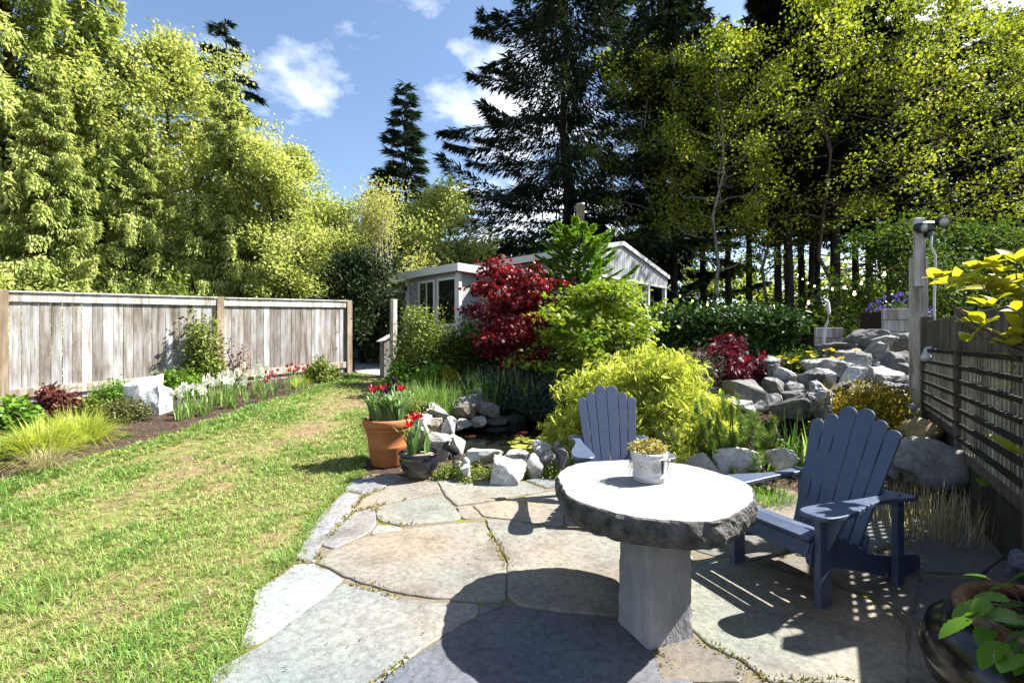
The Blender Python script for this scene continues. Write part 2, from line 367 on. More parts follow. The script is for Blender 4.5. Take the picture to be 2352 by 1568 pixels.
def groundmat():
    m, t, o = M_('garden_ground')
    a = nd(t, 'ShaderNodeAttribute', attribute_name='bed')
    n1 = noise(t, 1.6, 6, .6, 'World'); n2 = noise(t, 45, 6, .7, 'World'); n3 = noise(t, 9, 6, .65, 'World')
    lawn = mixc(t, ramp(t, n1.outputs[0], [(.38, (0,0,0)), (.62, (1,1,1))]).outputs[0], (.17,.125,.075), (.14,.15,.05))
    lawn = mixc(t, 1, lawn, ramp(t, n3.outputs[0], [(.3, (.65,.65,.62)), (.65, (1.25,1.2,1.1))]).outputs[0], 'MULTIPLY')
    mul = mixc(t, n3.outputs[0], (.022,.015,.011), (.085,.058,.042))
    c = mixc(t, a.outputs['Fac'], lawn, mul)
    c = mixc(t, 1, c, ramp(t, n2.outputs[0], [(.3, (.6,.6,.6)), (.6, (1.15,1.15,1.15))]).outputs[0], 'MULTIPLY')
    pbr(t, o, c, .95, bump(t, mixc(t, .5, n2.outputs[0], n3.outputs[0]), .8, .04), .1); return m
MAT['ground'] = groundmat()
def bedding():
    m, t, o = M_('joint_sand_and_moss')
    n1 = noise(t, 3.5, 5, .6, 'World'); n2 = noise(t, 60, 5, .7, 'World')
    c = mixc(t, n2.outputs[0], (.06,.05,.035), (.24,.20,.14))
    c = mixc(t, ramp(t, n1.outputs[0], [(.58, (0,0,0)), (.66, (1,1,1))]).outputs[0], c, (.14,.14,.015))
    pbr(t, o, c, .95, bump(t, n2.outputs[0], .8, .02), .1); return m
MAT['bedding'] = bedding()
def watermat():
    m, t, o = M_('pond_water')
    n = noise(t, 5, 3, .5, 'World')
    pbr(t, o, mixc(t, n.outputs[0], (.004,.005,.003), (.014,.015,.008)), .04, bump(t, n.outputs[0], .05, .02), .5); return m
MAT['water'] = watermat()
def glazemat():
    m, t, o = M_('painted_reflection_glaze')
    g = nd(t, 'ShaderNodeTexCoord'); s = nd(t, 'ShaderNodeSeparateXYZ'); t.links.new(g.outputs['Object'], s.inputs[0])
    n = noise(t, 5, 5); ad = nd(t, 'ShaderNodeMath', operation='MULTIPLY_ADD'); ad.inputs[1].default_value = .16
    t.links.new(n.outputs[0], ad.inputs[0]); t.links.new(s.outputs['Z'], ad.inputs[2])
    c = ramp(t, ad.outputs[0], [(.12, (.10,.088,.07)), (.22, (.008,.009,.015))])  # paler foot of the black glaze paints in the patio reflection
    pbr(t, o, c.outputs[0], .12, None, .6); return m
MAT['glaze'] = glazemat()
MAT['black_glaze'] = simple('black_glaze', (.012,.010,.010), (.022,.016,.012), 6, .18, .05, 20, .01, .6)
MAT['stem'] = simple('green_stem', (.12,.24,.06), (.2,.32,.09), 20, .6)
MAT['brown_glaze'] = simple('brown_glaze', (.10,.042,.022), (.26,.12,.06), 8, .25, .1, 20, .01, .6)
def emis(name, c, s):
    m, t, o = M_(name); e = nd(t, 'ShaderNodeEmission'); e.inputs[0].default_value = (*c, 1); e.inputs[1].default_value = s
    t.links.new(e.outputs[0], o.inputs[0]); return m
MAT['lit_bulb'] = emis('lit_bulb', (1, .62, .25), 3.0)

# ---------------------------------------------------------------- ground
def inpoly(P, poly):
    x, y = P[..., 0], P[..., 1]; r = np.zeros(x.shape, bool); n = len(poly)
    for i in range(n):
        x0, y0 = poly[i]; x1, y1 = poly[(i+1) % n]
        if y0 == y1: continue
        r ^= ((y0 > y) != (y1 > y)) & (x < (x1-x0) * (y-y0) / (y1-y0) + x0)
    return r
def pldist(P, pl):
    d = np.full(P.shape[:-1], 1e9)
    for a, b in zip(pl[:-1], pl[1:]):
        a = np.array(a); b = np.array(b); ab = b - a
        t = np.clip(((P - a) @ ab) / (ab @ ab), 0, 1)
        d = np.minimum(d, np.linalg.norm(P - a - t[..., None] * ab, axis=-1))
    return d
def vnoise(x, y, s, seed):
    g = rng(seed).random((64, 64)); x = x / s + 100; y = y / s + 100
    i = np.floor(x).astype(int); j = np.floor(y).astype(int); u = x - i; v = y - j; u = u*u*(3-2*u); v = v*v*(3-2*v)
    q = lambda a, b: g[a % 64, b % 64]
    return (q(i,j)*(1-u) + q(i+1,j)*u)*(1-v) + (q(i,j+1)*(1-u) + q(i+1,j+1)*u)*v
def fbm(x, y, s, seed): return .55*vnoise(x, y, s, seed) + .3*vnoise(x, y, s*.45, seed+1) + .15*vnoise(x, y, s*.2, seed+2)
def w2(lst): return [tuple(gp(*p)[:2]) for p in lst]
bed_edge = w2([(-260,1190),(-120,1146),(0,1108),(143,1067),(251,1039),(394,999),(573,935),(680,906),(788,863)])
lawn_right = w2([(835,858),(925,866),(905,890),(880,908),(862,930),(848,960),(836,1000),(832,1085),(800,1105),(790,1125),(735,1195),(680,1290),(585,1370),(560,1495),(500,1568),(420,1700)])
lawn_poly = bed_edge + lawn_right + [(-2.6, 1.3), (-7.0, 1.3)]
worn = w2([(880,868),(830,905),(740,960),(640,1012),(520,1058),(380,1115),(230,1200)])
worn2 = w2([(700,1225),(640,1290),(585,1350)])
def axis(a, b, step, lo, hi):
    mid = list(np.arange(a, b + 1e-6, step)); l = []; h = []; s = step
    p = a
    while p > lo: s *= 1.35; p -= s; l.append(p)
    p = b; s = step
    while p < hi: s *= 1.35; p += s; h.append(p)
    return np.array(l[::-1] + mid + h)
gx = axis(-9.2, 7.4, .08, -400, 400); gy = axis(1.4, 13, .08, -30, 900)
GX, GY = np.meshgrid(gx, gy); P2 = np.stack([GX, GY], -1)
bedm = 1.0 - inpoly(P2, lawn_poly).astype(float)
r0 = rng(1)
micro = (r0.random(GX.shape) - .5) * .018 * ((GX > -9.3) & (GX < 7.5) & (GY > 1.3) & (GY < 13.1)) * (.3 + .7*bedm)
GZ = gz(GX, GY) + micro
me = bpy.data.meshes.new('ground'); ny, nx = GX.shape
idx = np.arange(ny*nx).reshape(ny, nx)
fc = np.stack([idx[:-1,:-1], idx[:-1,1:], idx[1:,1:], idx[1:,:-1]], -1).reshape(-1, 4)
me.vertices.add(ny*nx); me.vertices.foreach_set('co', np.stack([GX, GY, GZ], -1).astype(np.float32).ravel())
me.loops.add(fc.size); me.loops.foreach_set('vertex_index', fc.astype(np.int32).ravel())
me.polygons.add(len(fc)); me.polygons.foreach_set('loop_start', np.arange(0, fc.size, 4, dtype=np.int32))
a_ = me.attributes.new('bed', 'FLOAT', 'POINT'); a_.data.foreach_set('value', bedm.astype(np.float32).ravel())
me.materials.append(MAT['ground']); me.update(calc_edges=True); me.shade_smooth()
ground = struct('ground', me)

# ---------------------------------------------------------------- patio of flagstones
def z4(p): return (536.0 + p[0]*.3907, 1033.7 + p[1]*.3907)
def z3(p): return (1225.1 + p[0]*.4638, 804.0 + p[1]*.4638)
grey, blue, tan, white_s, brown, green_s = (.34,.345,.35), (.20,.22,.29), (.40,.34,.265), (.52,.52,.50), (.25,.20,.155), (.37,.365,.30)
STONES = [
 (z4, [(655,255),(765,278),(690,368),(518,565),(475,672),(450,678),(372,655),(400,590),(500,420),(590,320)], (.38,.39,.42)),
 (z4, [(378,686),(480,695),(560,735),(634,788),(395,980),(150,1158),(50,1168),(70,1100),(130,930),(130,850)], white_s),
 (z4, [(648,806),(830,850),(990,900),(1190,922),(1340,926),(1432,932),(1424,1000),(1255,1096),(1095,1182),(975,1282),(870,1368),(690,1520),(-120,1520),(-110,1330),(170,1178),(402,996)], (.36,.365,.345)),
 (z4, [(495,685),(592,612),(745,542),(1000,486),(1290,450),(1458,438),(1502,512),(1552,592),(1588,660),(1592,700),(1592,902),(1440,905),(1340,895),(1190,884),(1000,860),(830,815),(655,757),(565,706)], (.39,.34,.275)),
 (z4, [(528,572),(702,386),(816,352),(832,400),(828,442),(792,496),(735,524),(590,595)], (.35,.355,.37)),
 (z4, [(852,458),(985,474),(945,488),(815,512)], (.40,.41,.43)),
 (z4, [(856,350),(1000,322),(1215,278),(1332,402),(1305,424),(1150,442),(1000,457),(874,433),(848,388)], green_s),
 (z4, [(776,286),(862,250),(965,196),(1185,196),(1214,258),(1000,304),(800,348),(700,374)], (.41,.35,.27)),
 (z4, [(705,186),(950,146),(1000,178),(850,238),(768,272),(660,246)], (.33,.34,.37)),
 (z4, [(1206,196),(1300,176),(1500,186),(1700,202),(1818,248),(1795,258),(1600,292),(1400,327),(1314,338),(1246,270)], (.38,.36,.30)),
 (z4, [(1318,352),(1396,346),(1448,406),(1354,420)], tan),
 (z4, [(1416,340),(1600,312),(1850,258),(1936,256),(1936,462),(1770,444),(1690,424),(1484,404)], (.42,.37,.29)),
 (z4, [(1486,424),(1690,440),(1780,460),(1940,482),(2300,540),(2690,640),(2650,1040),(2265,1010),(2240,990),(1950,966),(1700,934),(1624,880),(1620,700),(1608,640),(1530,520)], (.37,.34,.28)),
 (z4, [(1610,950),(1900,992),(2200,1012),(2300,1080),(2500,1230),(2680,1380),(2680,1530),(850,1530),(905,1375),(1005,1296),(1265,1116),(1455,1010)], (.18,.195,.25)),  # slab colour taken darker to deepen the table shadow on it
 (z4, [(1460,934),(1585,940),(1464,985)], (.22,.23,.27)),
 (z3, [(775,1065),(1000,1052),(1350,1155),(1640,1250),(1830,1385),(1840,1660),(1160,1660),(1048,1560),(872,1476),(785,1386),(768,1290)], (.38,.34,.26)),
 (z3, [(770,1448),(850,1498),(1030,1575),(1020,1660),(640,1660),(608,1505),(745,1462)], brown),
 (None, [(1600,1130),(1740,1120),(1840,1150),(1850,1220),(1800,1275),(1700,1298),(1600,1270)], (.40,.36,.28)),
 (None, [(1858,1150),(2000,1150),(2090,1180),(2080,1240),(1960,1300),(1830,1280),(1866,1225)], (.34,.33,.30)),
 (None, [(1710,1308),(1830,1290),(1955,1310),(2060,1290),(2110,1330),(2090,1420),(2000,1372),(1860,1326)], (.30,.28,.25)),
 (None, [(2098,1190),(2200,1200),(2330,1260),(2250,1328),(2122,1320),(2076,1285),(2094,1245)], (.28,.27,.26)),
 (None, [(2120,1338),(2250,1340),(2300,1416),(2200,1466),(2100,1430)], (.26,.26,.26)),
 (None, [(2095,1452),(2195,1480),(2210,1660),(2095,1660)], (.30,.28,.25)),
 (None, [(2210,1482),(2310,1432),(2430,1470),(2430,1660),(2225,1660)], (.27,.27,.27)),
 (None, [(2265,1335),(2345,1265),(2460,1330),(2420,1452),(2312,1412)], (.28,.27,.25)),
 (None, [(1302,1124),(1440,1115),(1590,1128),(1590,1205),(1420,1230),(1300,1206)], (.38,.36,.30)),
 (None, [(1208,1107),(1294,1088),(1425,1090),(1425,1108),(1300,1116),(1258,1126)], (.33,.33,.32)),
]
def smooth_poly(poly, seed, seg=.07, jit=.007, rounds=1):
    p = [Vector(q) for q in poly]; n = len(p)
    for _ in range(rounds):
        q = []
        for i in range(len(p)):
            a, b = p[i], p[(i+1) % len(p)]; L = (b-a).length; k = min(.25, .018 / max(L, 1e-4)); q += [a.lerp(b, k), a.lerp(b, 1-k)]
        p = q
    r = random.Random(seed); o = []
    for i in range(len(p)):
        a, b = p[i], p[(i+1) % len(p)]; L = (b-a).length; m = max(1, int(L / seg))
        nrm = Vector((-(b-a).y, (b-a).x)); nrm = nrm.normalized() if nrm.length > 0 else nrm
        for j in range(m):
            o.append(a.lerp(b, j/m) + nrm * r.uniform(-jit, jit))
    return o
patio_poly = w2([(792,1118),(850,1092),(960,1098),(1205,1106),(1300,1086),(1430,1090),(1600,1120),(1740,1116),(1860,1140),(2010,1140),(2100,1172),(2330,1240),(2480,1300)]) + [(3.2,1.2), (-2.1,1.2)] + w2([(500,1566),(566,1490),(592,1366),(690,1284),(742,1190)])
if True:                                                     # lay the bed as a fine sheet that follows the ground
    gxs = np.arange(-2.3, 4.8, .06); gys = np.arange(1.2, 5.3, .06)
    mb = MB(); ids = {}
    def vid(i, j):
        if (i, j) not in ids:
            x, y = gxs[i], gys[j]; ids[(i, j)] = len(mb.v); mb.v.append((float(x), float(y), float(gz(x, y)) + .018))
        return ids[(i, j)]
    cc = np.stack(np.meshgrid(gxs[:-1] + .03, gys[:-1] + .03, indexing='ij'), -1); ins = inpoly(cc, patio_poly)
    for i in range(len(gxs)-1):
        for j in range(len(gys)-1):
            if ins[i, j]: mb.f.append((vid(i,j), vid(i+1,j), vid(i+1,j+1), vid(i,j+1))); mb.m.append(0)
patio = struct('patio', mb.mesh('patio', MAT['bedding'], True))
rs = random.Random(7)
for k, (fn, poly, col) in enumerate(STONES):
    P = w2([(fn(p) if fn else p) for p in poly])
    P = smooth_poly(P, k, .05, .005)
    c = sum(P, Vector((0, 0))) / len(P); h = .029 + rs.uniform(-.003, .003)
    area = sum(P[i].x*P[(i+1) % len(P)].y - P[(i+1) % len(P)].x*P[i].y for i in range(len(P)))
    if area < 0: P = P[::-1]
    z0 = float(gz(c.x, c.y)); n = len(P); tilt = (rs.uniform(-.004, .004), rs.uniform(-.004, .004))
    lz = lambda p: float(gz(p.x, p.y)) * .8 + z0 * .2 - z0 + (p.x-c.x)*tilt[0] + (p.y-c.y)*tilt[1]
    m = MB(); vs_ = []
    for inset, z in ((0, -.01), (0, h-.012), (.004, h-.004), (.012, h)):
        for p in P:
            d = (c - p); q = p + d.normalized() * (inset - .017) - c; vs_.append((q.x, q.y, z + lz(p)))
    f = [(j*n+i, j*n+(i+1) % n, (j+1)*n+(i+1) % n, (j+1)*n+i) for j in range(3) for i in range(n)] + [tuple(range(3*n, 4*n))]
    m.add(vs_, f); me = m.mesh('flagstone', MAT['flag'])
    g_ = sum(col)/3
    if c.x > 1.9: col = [q*.55 for q in col]                 # right-hand stones darkened in colour to deepen the corner shade
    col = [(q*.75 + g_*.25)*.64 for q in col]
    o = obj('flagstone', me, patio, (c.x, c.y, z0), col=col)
# far path of paving beyond the fence end
path = struct('path', None)
for k, (poly, col) in enumerate([([(812,851),(870,846),(925,853),(935,862),(880,865),(826,860)], (.5,.49,.46)), ([(815,838),(868,832),(893,834),(905,842),(868,844),(815,849)], (.27,.29,.36)), ([(813,830),(850,826),(890,829),(866,831),(814,836)], (.25,.27,.33))]):
    P = smooth_poly(w2(poly), 60+k, .1, .01); c = sum(P, Vector((0, 0))) / len(P)
    m = MB(); zz = [float(gz(p.x, p.y, False)) + .03 - float(gz(c.x, c.y, False)) for p in P]; n = len(P)
    m.add([(p.x-c.x, p.y-c.y, z) for p, z in zip(P, zz)] + [(p.x-c.x, p.y-c.y, z-.08) for p, z in zip(P, zz)],
          [tuple(range(n)), tuple(range(n, 2*n))[::-1]] + [(i, n+i, n+(i+1) % n, (i+1) % n) for i in range(n)])
    obj('paving_stone', m.mesh('paving_stone', MAT['flag']), path, (c.x, c.y, float(gz(c.x, c.y, False))), col=col)

# ---------------------------------------------------------------- lawn, bark mulch, moss
r1 = rng(11)
n = 130000                                                    # tufts; each carries several blades
X = r1.uniform(-8.2, .3, n); Y = r1.uniform(1.5, 12.2, n)
keep = (r1.random(n) < np.clip(4.2 / Y**1.1, .12, 1.0)) & (np.abs(X) < Y*1.12 + .4); X, Y = X[keep], Y[keep]
PP = np.stack([X, Y], -1); ok = inpoly(PP, lawn_poly); X, Y, PP = X[ok], Y[ok], PP[ok]
dens = sst(.30, .60, fbm(X, Y, .7, 3)); wd = np.minimum(pldist(PP, worn), pldist(PP, worn2) + .15)
dens = dens * (.10 + .90 * sst(.16, .72, wd + .5*(fbm(X, Y, .4, 9)-.5)))
edge = sst(.65, .15, pldist(PP, bed_edge) + .25*(vnoise(X, Y, .4, 21)-.5)); near = sst(4.5, 2.2, Y)
dens = np.clip(np.maximum(dens + .08, np.maximum(edge * 1.0, .80*near)), 0, 1)
ok = r1.random(len(X)) < dens; X, Y, dens, edge = X[ok], Y[ok], dens[ok], edge[ok]
lush = np.clip(sst(.42, .72, fbm(X, Y, .45, 31)) * .8 + edge * .5 + r1.normal(0, .12, len(X)), 0, 1.2)
nb_ = 8; tv = r1.normal(0, .10, len(X)); az0 = r1.uniform(0, 6.283, len(X))
X, Y, lush, tv, az0 = (np.repeat(q, nb_) for q in (X, Y, lush, tv, az0)); n = len(X); print('grass blades', n)
az = az0 + r1.normal(0, 1.0, n); sp_ = r1.uniform(.2, 1, n)*.022*np.clip(Y/4, .8, 2); X = X + np.cos(az)*sp_; Y = Y + np.sin(az)*sp_
tilt = r1.uniform(.3, 1.3, n) * (1 - .35*np.clip(lush, 0, 1))
D = np.stack([np.cos(az)*np.sin(tilt), np.sin(az)*np.sin(tilt), np.cos(tilt)], -1)
L = r1.uniform(.03, .07, n) * (1 + .7*lush); W = r1.uniform(.0035, .006, n) * np.clip(Y/3.6, .8, 2.4)
var = np.clip(.20 + .42*np.clip(lush, 0, 1) + tv + r1.normal(.10, .15, n), 0, 1)
var = np.where(r1.random(n) < .13, r1.uniform(0, .16, n), var)
fl = Fol(); fl.blade(np.stack([X, Y, gz(X, Y, False) - .004], -1), D, L, W, r1.uniform(.2, 1.0, n), var)
stuff(obj('lawn_grass', fl.mesh('lawn_grass', MAT['lawn'])), 'patchy green lawn grass worn thin along the trodden path', 'grass')
# a ragged fringe of grass leaning over the edge of the paving
ln = np.array(lawn_right[6:]); seg = np.linalg.norm(np.diff(ln, axis=0), axis=1); k_ = r1.choice(len(seg), 15000, p=seg/seg.sum()); u_ = r1.random(15000)[:, None]
P_ = ln[k_]*(1-u_) + ln[k_+1]*u_ + r1.normal(0, .035, (15000, 2)) + np.array([-.03, .01]); fr_ = fbm(P_[:, 0], P_[:, 1], .3, 55) > .44; P_ = P_[fr_]; n = len(P_)
D = np.stack([r1.normal(.35, .6, n), r1.normal(-.1, .6, n), np.full(n, .8)], -1); fl = Fol()
fl.blade(np.column_stack([P_, gz(P_[:, 0], P_[:, 1], False) - .004]), D, r1.uniform(.03, .10, n), r1.uniform(.0035, .006, n)*np.clip(P_[:, 1]/3.6, .8, 2), r1.uniform(.2, 1, n), np.clip(r1.normal(.45, .22, n), 0, 1))
stuff(obj('edge_grass', fl.mesh('edge_grass', MAT['lawn'])), 'ragged grass fringe creeping over the edge of the flagstones', 'grass')
n = 40000; X = r1.uniform(-9.2, 6.5, n); Y = r1.uniform(2.6, 12, n); PP = np.stack([X, Y], -1)
ok = ~inpoly(PP, lawn_poly) & ~inpoly(PP, patio_poly) & (np.hypot((X-PC[0])/PR[0], (Y-PC[1])/PR[1]) > 1.05); X, Y = X[ok], Y[ok]; n = len(X)
D = unit(np.stack([r1.normal(0, 1, n), r1.normal(0, 1, n), r1.normal(0, .25, n)], -1)); N = unit(np.stack([r1.normal(0, .4, n), r1.normal(0, .4, n), np.ones(n)], -1))
fl = Fol(); fl.leaf(np.stack([X, Y, gz(X, Y) + .008], -1), D, N, r1.uniform(.02, .07, n), r1.uniform(.008, .02, n), r1.random(n))
stuff(obj('bark_mulch', fl.mesh('bark_mulch', MAT['mulch'])), 'brown shredded bark mulch covering the planting beds', 'mulch')
# thin moss and weeds in the joints
fl = Fol(); mp = []
for k, (fn, poly, col) in enumerate(STONES):
    P = w2([(fn(p) if fn else p) for p in poly])
    for a, b in zip(P, P[1:] + P[:1]):
        L = math.dist(a, b)
        for j in range(int(L * 260)):
            t = rs.random(); mp.append((a[0]+(b[0]-a[0])*t, a[1]+(b[1]-a[1])*t))
mp = np.array(mp); ok = (fbm(mp[:, 0], mp[:, 1], .5, 77) > .60) & inpoly(mp, patio_poly); mp = mp[ok] + r1.normal(0, .008, (ok.sum(), 2)); n = len(mp)
D = unit(np.stack([r1.normal(0, .6, n), r1.normal(0, .6, n), np.ones(n)], -1))
fl.leaf(np.stack([mp[:, 0], mp[:, 1], gz(mp[:, 0], mp[:, 1]) + .014], -1), D, r1.normal(0, 1, (n, 3)), r1.uniform(.015, .04, n), .010, r1.random(n))
stuff(obj('joint_moss', fl.mesh('joint_moss', MAT['moss'])), 'golden green moss growing in joints between the flagstones', 'moss')

# ---------------------------------------------------------------- left fence
def zrot(a, loc=(0,0,0)): return Matrix.Translation(loc) @ Matrix.Rotation(a, 4, 'Z')
rf = random.Random(5)
FP = [(-10.95, 4.43, 2.22, .36), (-8.11, 7.485, 2.32, .45), (-6.04, 9.72, 2.42, .58), (-4.10, 11.80, 2.53, .68)]   # x, y, top, ground
fence = thing('wooden_fence', 'long weathered grey cedar board fence along the flower bed', 'fence', (FP[1][0], FP[1][1], FP[1][3]))
fo = Vector((FP[1][0], FP[1][1], FP[1][3])); fang = math.atan2(FP[3][1]-FP[1][1], FP[3][0]-FP[1][0])
def fpart(name, mb_, loc, col, bev=.004):
    return obj(name, mb_.mesh(name, MAT['wood'], bevel=bev), fence, Vector(loc) - fo, (0, 0, fang), col)
for i, (x, y, zt, zb) in enumerate(FP):
    m = MB(); m.box(-.065, .065, -.065, .065, -.12, zt - zb); fpart('post', m, (x, y, zb), (.34,.27,.19))
WOODS = [(.42,.405,.385), (.47,.465,.455), (.37,.345,.32), (.52,.52,.52), (.40,.375,.345), (.44,.425,.405), (.35,.325,.30), (.56,.565,.57), (.48,.475,.465)]
for (x0, y0, zt0, zb0), (x1, y1, zt1, zb1) in zip(FP[:-1], FP[1:]):
    a = Vector((x0, y0, 0)); b = Vector((x1, y1, 0)); L = (b-a).length; d = (b-a)/L; s = .07
    ztop = (zt0 + zt1)/2 - .035
    while s < L - .07:
        wd_ = min(rf.choice((.092, .14, .14, .145, .10, .12)), L - .068 - s)
        if wd_ < .03: break
        p = a + d*(s + wd_/2); t = s/L; zb = zb0 + (zb1-zb0)*t - .03
        m = MB(); m.box(-wd_/2 + rf.uniform(.001, .005), wd_/2 - rf.uniform(.001, .004), -.009, .009, 0, (zt0 + (zt1-zt0)*t) - .12 - zb)
        q = fpart('board', m, (p.x + rf.uniform(-.003,.003), p.y + rf.uniform(-.003,.003), zb), jit(rf.choice(WOODS), .70, .95, rf), .002)
        s += wd_
    ang = math.atan2(zt1-zt0, L)
    for nm, zo, h, th, off, col in (('top_rail', -.185, .15, .032, -.045, (.58,.57,.54)), ('cap', -.034, .026, .10, -.02, (.62,.61,.59)), ('bottom_rail', None, .15, .034, -.045, (.50,.46,.38))):
        m = MB(); zA, zB = (zt0 + zo, zt1 + zo) if zo is not None else (zb0 + .13, zb1 + .17)
        l = L/2 - .066
        m.add([(-l, -th, zA), (l, -th, zB), (l, .0, zB), (-l, .0, zA), (-l, -th, zA+h), (l, -th, zB+h), (l, .0, zB+h), (-l, .0, zA+h)],
              [(3,2,1,0),(4,5,6,7),(0,1,5,4),(1,2,6,5),(2,3,7,6),(3,0,4,7)])
        mid = (a+b)/2; nrm = Vector((d.y, -d.x, 0))
        fpart(nm, m, (mid.x + nrm.x*(.012 if th < .05 else -.03), mid.y + nrm.y*(.012 if th < .05 else -.03), 0), col)

# ---------------------------------------------------------------- right lattice fence
RD = Vector((.667, 1, 0)).normalized(); rang = math.atan2(RD.y, RD.x)
RP0 = Vector((4.03, 4.2, 0))
rfence = thing('lattice_fence', 'weathered wooden lattice fence of thin slats beside the boulders', 'fence', (RP0.x, RP0.y, 0), rang)
def rpart(name, mb_, loc, col, bev=.003): return obj(name, mb_.mesh(name, MAT['wood'], bevel=bev), rfence, loc, col=col)
PW = 1.80
for i in range(-2, 2):                                       # local x runs along the fence, local y to its back
    m = MB(); m.box(-.055, .055, -.055, .055, -.1, 1.46 if i == -2 else 1.80); rpart('post', m, (i*PW, 0, 0), (.15,.135,.11))
for i in range(-2, 1):
    x0 = i*PW + .058; x1 = (i+1)*PW - .058; zt = 1.40 if i == -2 else 1.74
    zlow = .70 if i == 0 else .55
    s = x0
    if i == -2:                                              # unseen near panel, boarded solid and cut low to shape its shadow
        while s < x1 - .02:
            w_ = min(.115, x1 - s); m = MB(); m.box(0, w_ - .002, -.012, .012, -.08, zt); rpart('board', m, (s, 0, 0), jit((.15,.135,.11), .8, 1.1, rf)); s += w_
        continue
    while s < x1 - .02:
        w_ = min(.115, x1 - s); m = MB(); m.box(0, w_ - .004, -.012, .012, 1.42, zt); rpart('top_board', m, (s, 0, 0), jit((.15,.135,.11), .8, 1.1, rf)); s += w_
    s = x0 + .01
    while s < x1 - .03:
        m = MB(); m.box(0, .040, .023, .030, zlow, 1.42); rpart('slat', m, (s, 0, 0), jit((.44,.41,.34), .7, 1.1, rf), 0); s += .088
    k = 1.38
    while k > zlow:
        m = MB(); m.box(x0, x1, .031, .062, k, k + .036); rpart('batten', m, (0, 0, 0), (.035,.032,.027)); k -= .125
    m = MB(); m.box(x0, x1, -.03, .03, zlow - .09, zlow - .002); rpart('bottom_rail', m, (0, 0, 0), (.12,.11,.09))
    s = x0
    while s < x1 - .02:
        w_ = min(.14, x1 - s); m = MB(); m.box(0, w_ - .004, -.010, .010, -.08, zlow - .094); rpart('board', m, (s, 0, 0), jit((.06,.055,.045), .7, 1.1, rf)); s += w_

# lamp post with twin floodlight
lp = Vector((5.10, 5.90, float(gz(5.1, 5.9))))
t = thing('lamp_post', 'tall grey wooden post carrying a twin floodlight beside lattice fence', 'lamp post', lp)
m = MB(); m.box(-.08, .08, -.06, .06, -.05, 2.55 - lp.z); obj('post', m.mesh('post', MAT['wood'], bevel=.005), t, rot=(0, 0, .25), col=(.52,.50,.47))
m = MB(); m.box(-.10, .06, -.10, -.0605, 2.18 - lp.z, 3.02 - lp.z); obj('extension_board', m.mesh('extension_board', MAT['wood'], bevel=.005), t, rot=(0, -.03, .25), col=(.62,.61,.59))
m = MB(); m.tube([(.02,-.16,2.80-lp.z),(.03,-.14,2.66-lp.z),(.11,-.11,2.56-lp.z),(.13,-.09,2.40-lp.z),(.125,-.08,2.0-lp.z),(.13,-.08,1.2-lp.z),(.12,-.07,.5)], .014, 8); obj('conduit', m.mesh('conduit', MAT['white_plastic'], True), t)
fl_ = thing('floodlight', 'black twin headed floodlight on top of the wooden post', 'floodlight', lp + Vector((0, -.13, 2.90 - lp.z)))
m = MB(); m.box(-.07, .07, -.05, .05, -.05, .06); obj('housing', m.mesh('housing', MAT['black'], bevel=.012), fl_)
for s in (-1, 1):
    m = MB(); m.lathe([(.0, -.06), (.05, -.05), (.066, .0), (.066, .05), (.058, .05), (.05, .03), (0, .03)], 20)
    h = obj('lamp_head', m.mesh('lamp_head', MAT['black'], True), fl_, (s*.13, -.05, .02 + s*.035), (R(105), 0, R(-12*s)))
    m = MB(); m.lathe([(0, .036), (.045, .036), (.056, .048), (0, .052)], 20); obj('lens', m.mesh('lens', MAT['bulb_glass'], True), h)
m = MB(); m.box(-.03, .03, -.04, .03, -.12, -.06); obj('sensor', m.mesh('sensor', MAT['black'], bevel=.008), fl_)

# ---------------------------------------------------------------- house
E0 = Vector((1.18, 12.0, 0)); ha = math.atan2(.73, .68)
house = thing('house', 'low white house with gabled roof behind the red maple', 'house', (E0.x, E0.y, .6), ha)
HZ0 = .6
def hp(name, m, mat, bev=0, parent=None): return obj(name, m.mesh(name, mat, bevel=bev), parent or house)
ez, rz_ = 3.80 - HZ0, 4.52 - HZ0
m = MB(); m.box(.45, 6.0, .55, 8.6, -.3, ez - .1); hp('wall', m, MAT['house_white'])
roof = MB()
for s, (xa, xb) in ((0, (0.0, 3.2)), (1, (6.4, 3.2))):
    v = [(xa, -.02, ez), (xb, -.02, rz_), (xb, 8.9, rz_), (xa, 8.9, ez)]
    roof.add(v + [(p[0], p[1], p[2] - .07) for p in v], [(0,1,2,3),(7,6,5,4),(0,4,5,1),(1,5,6,2),(2,6,7,3),(3,7,4,0)])
rof = hp('roof', roof, MAT['roof'])
for xa, xb in ((0.0, 3.19), (6.4, 3.21)):                     # white rake boards and eave fascias
    m = MB(); v = [(xa, -.06, ez - .10), (xb, -.06, rz_ - .10), (xb, -.06, rz_ + .03), (xa, -.06, ez + .03)]
    m.add(v + [(p[0], -.022, p[2]) for p in v], [(0,1,2,3),(7,6,5,4),(0,4,5,1),(1,5,6,2),(2,6,7,3),(3,7,4,0)]); hp('rake_board', m, MAT['house_trim'], 0, rof)
m = MB(); m.box(-.035, -.003, -.02, 8.9, ez - .16, ez + .02); hp('fascia', m, MAT['house_trim'], 0, rof)
m = MB(); s = .06
while s < 6.34:                                               # gable end clad in vertical boards
    top = lambda x: ez + (rz_ - ez) * (1 - abs(x - 3.2)/3.2) - .08
    x1 = s + .135
    m.add([(s, .0, ez-.36), (x1, .0, ez-.36), (x1, .0, top(x1)), (s, .0, top(s)), (s, .03, ez-.36), (x1, .03, ez-.36), (x1, .03, top(x1)), (s, .03, top(s))],
          [(0,1,2,3),(7,6,5,4),(0,4,5,1),(1,5,6,2),(2,6,7,3),(3,7,4,0)]); s += .15
gb = hp('gable_siding', m, MAT['house_white'])
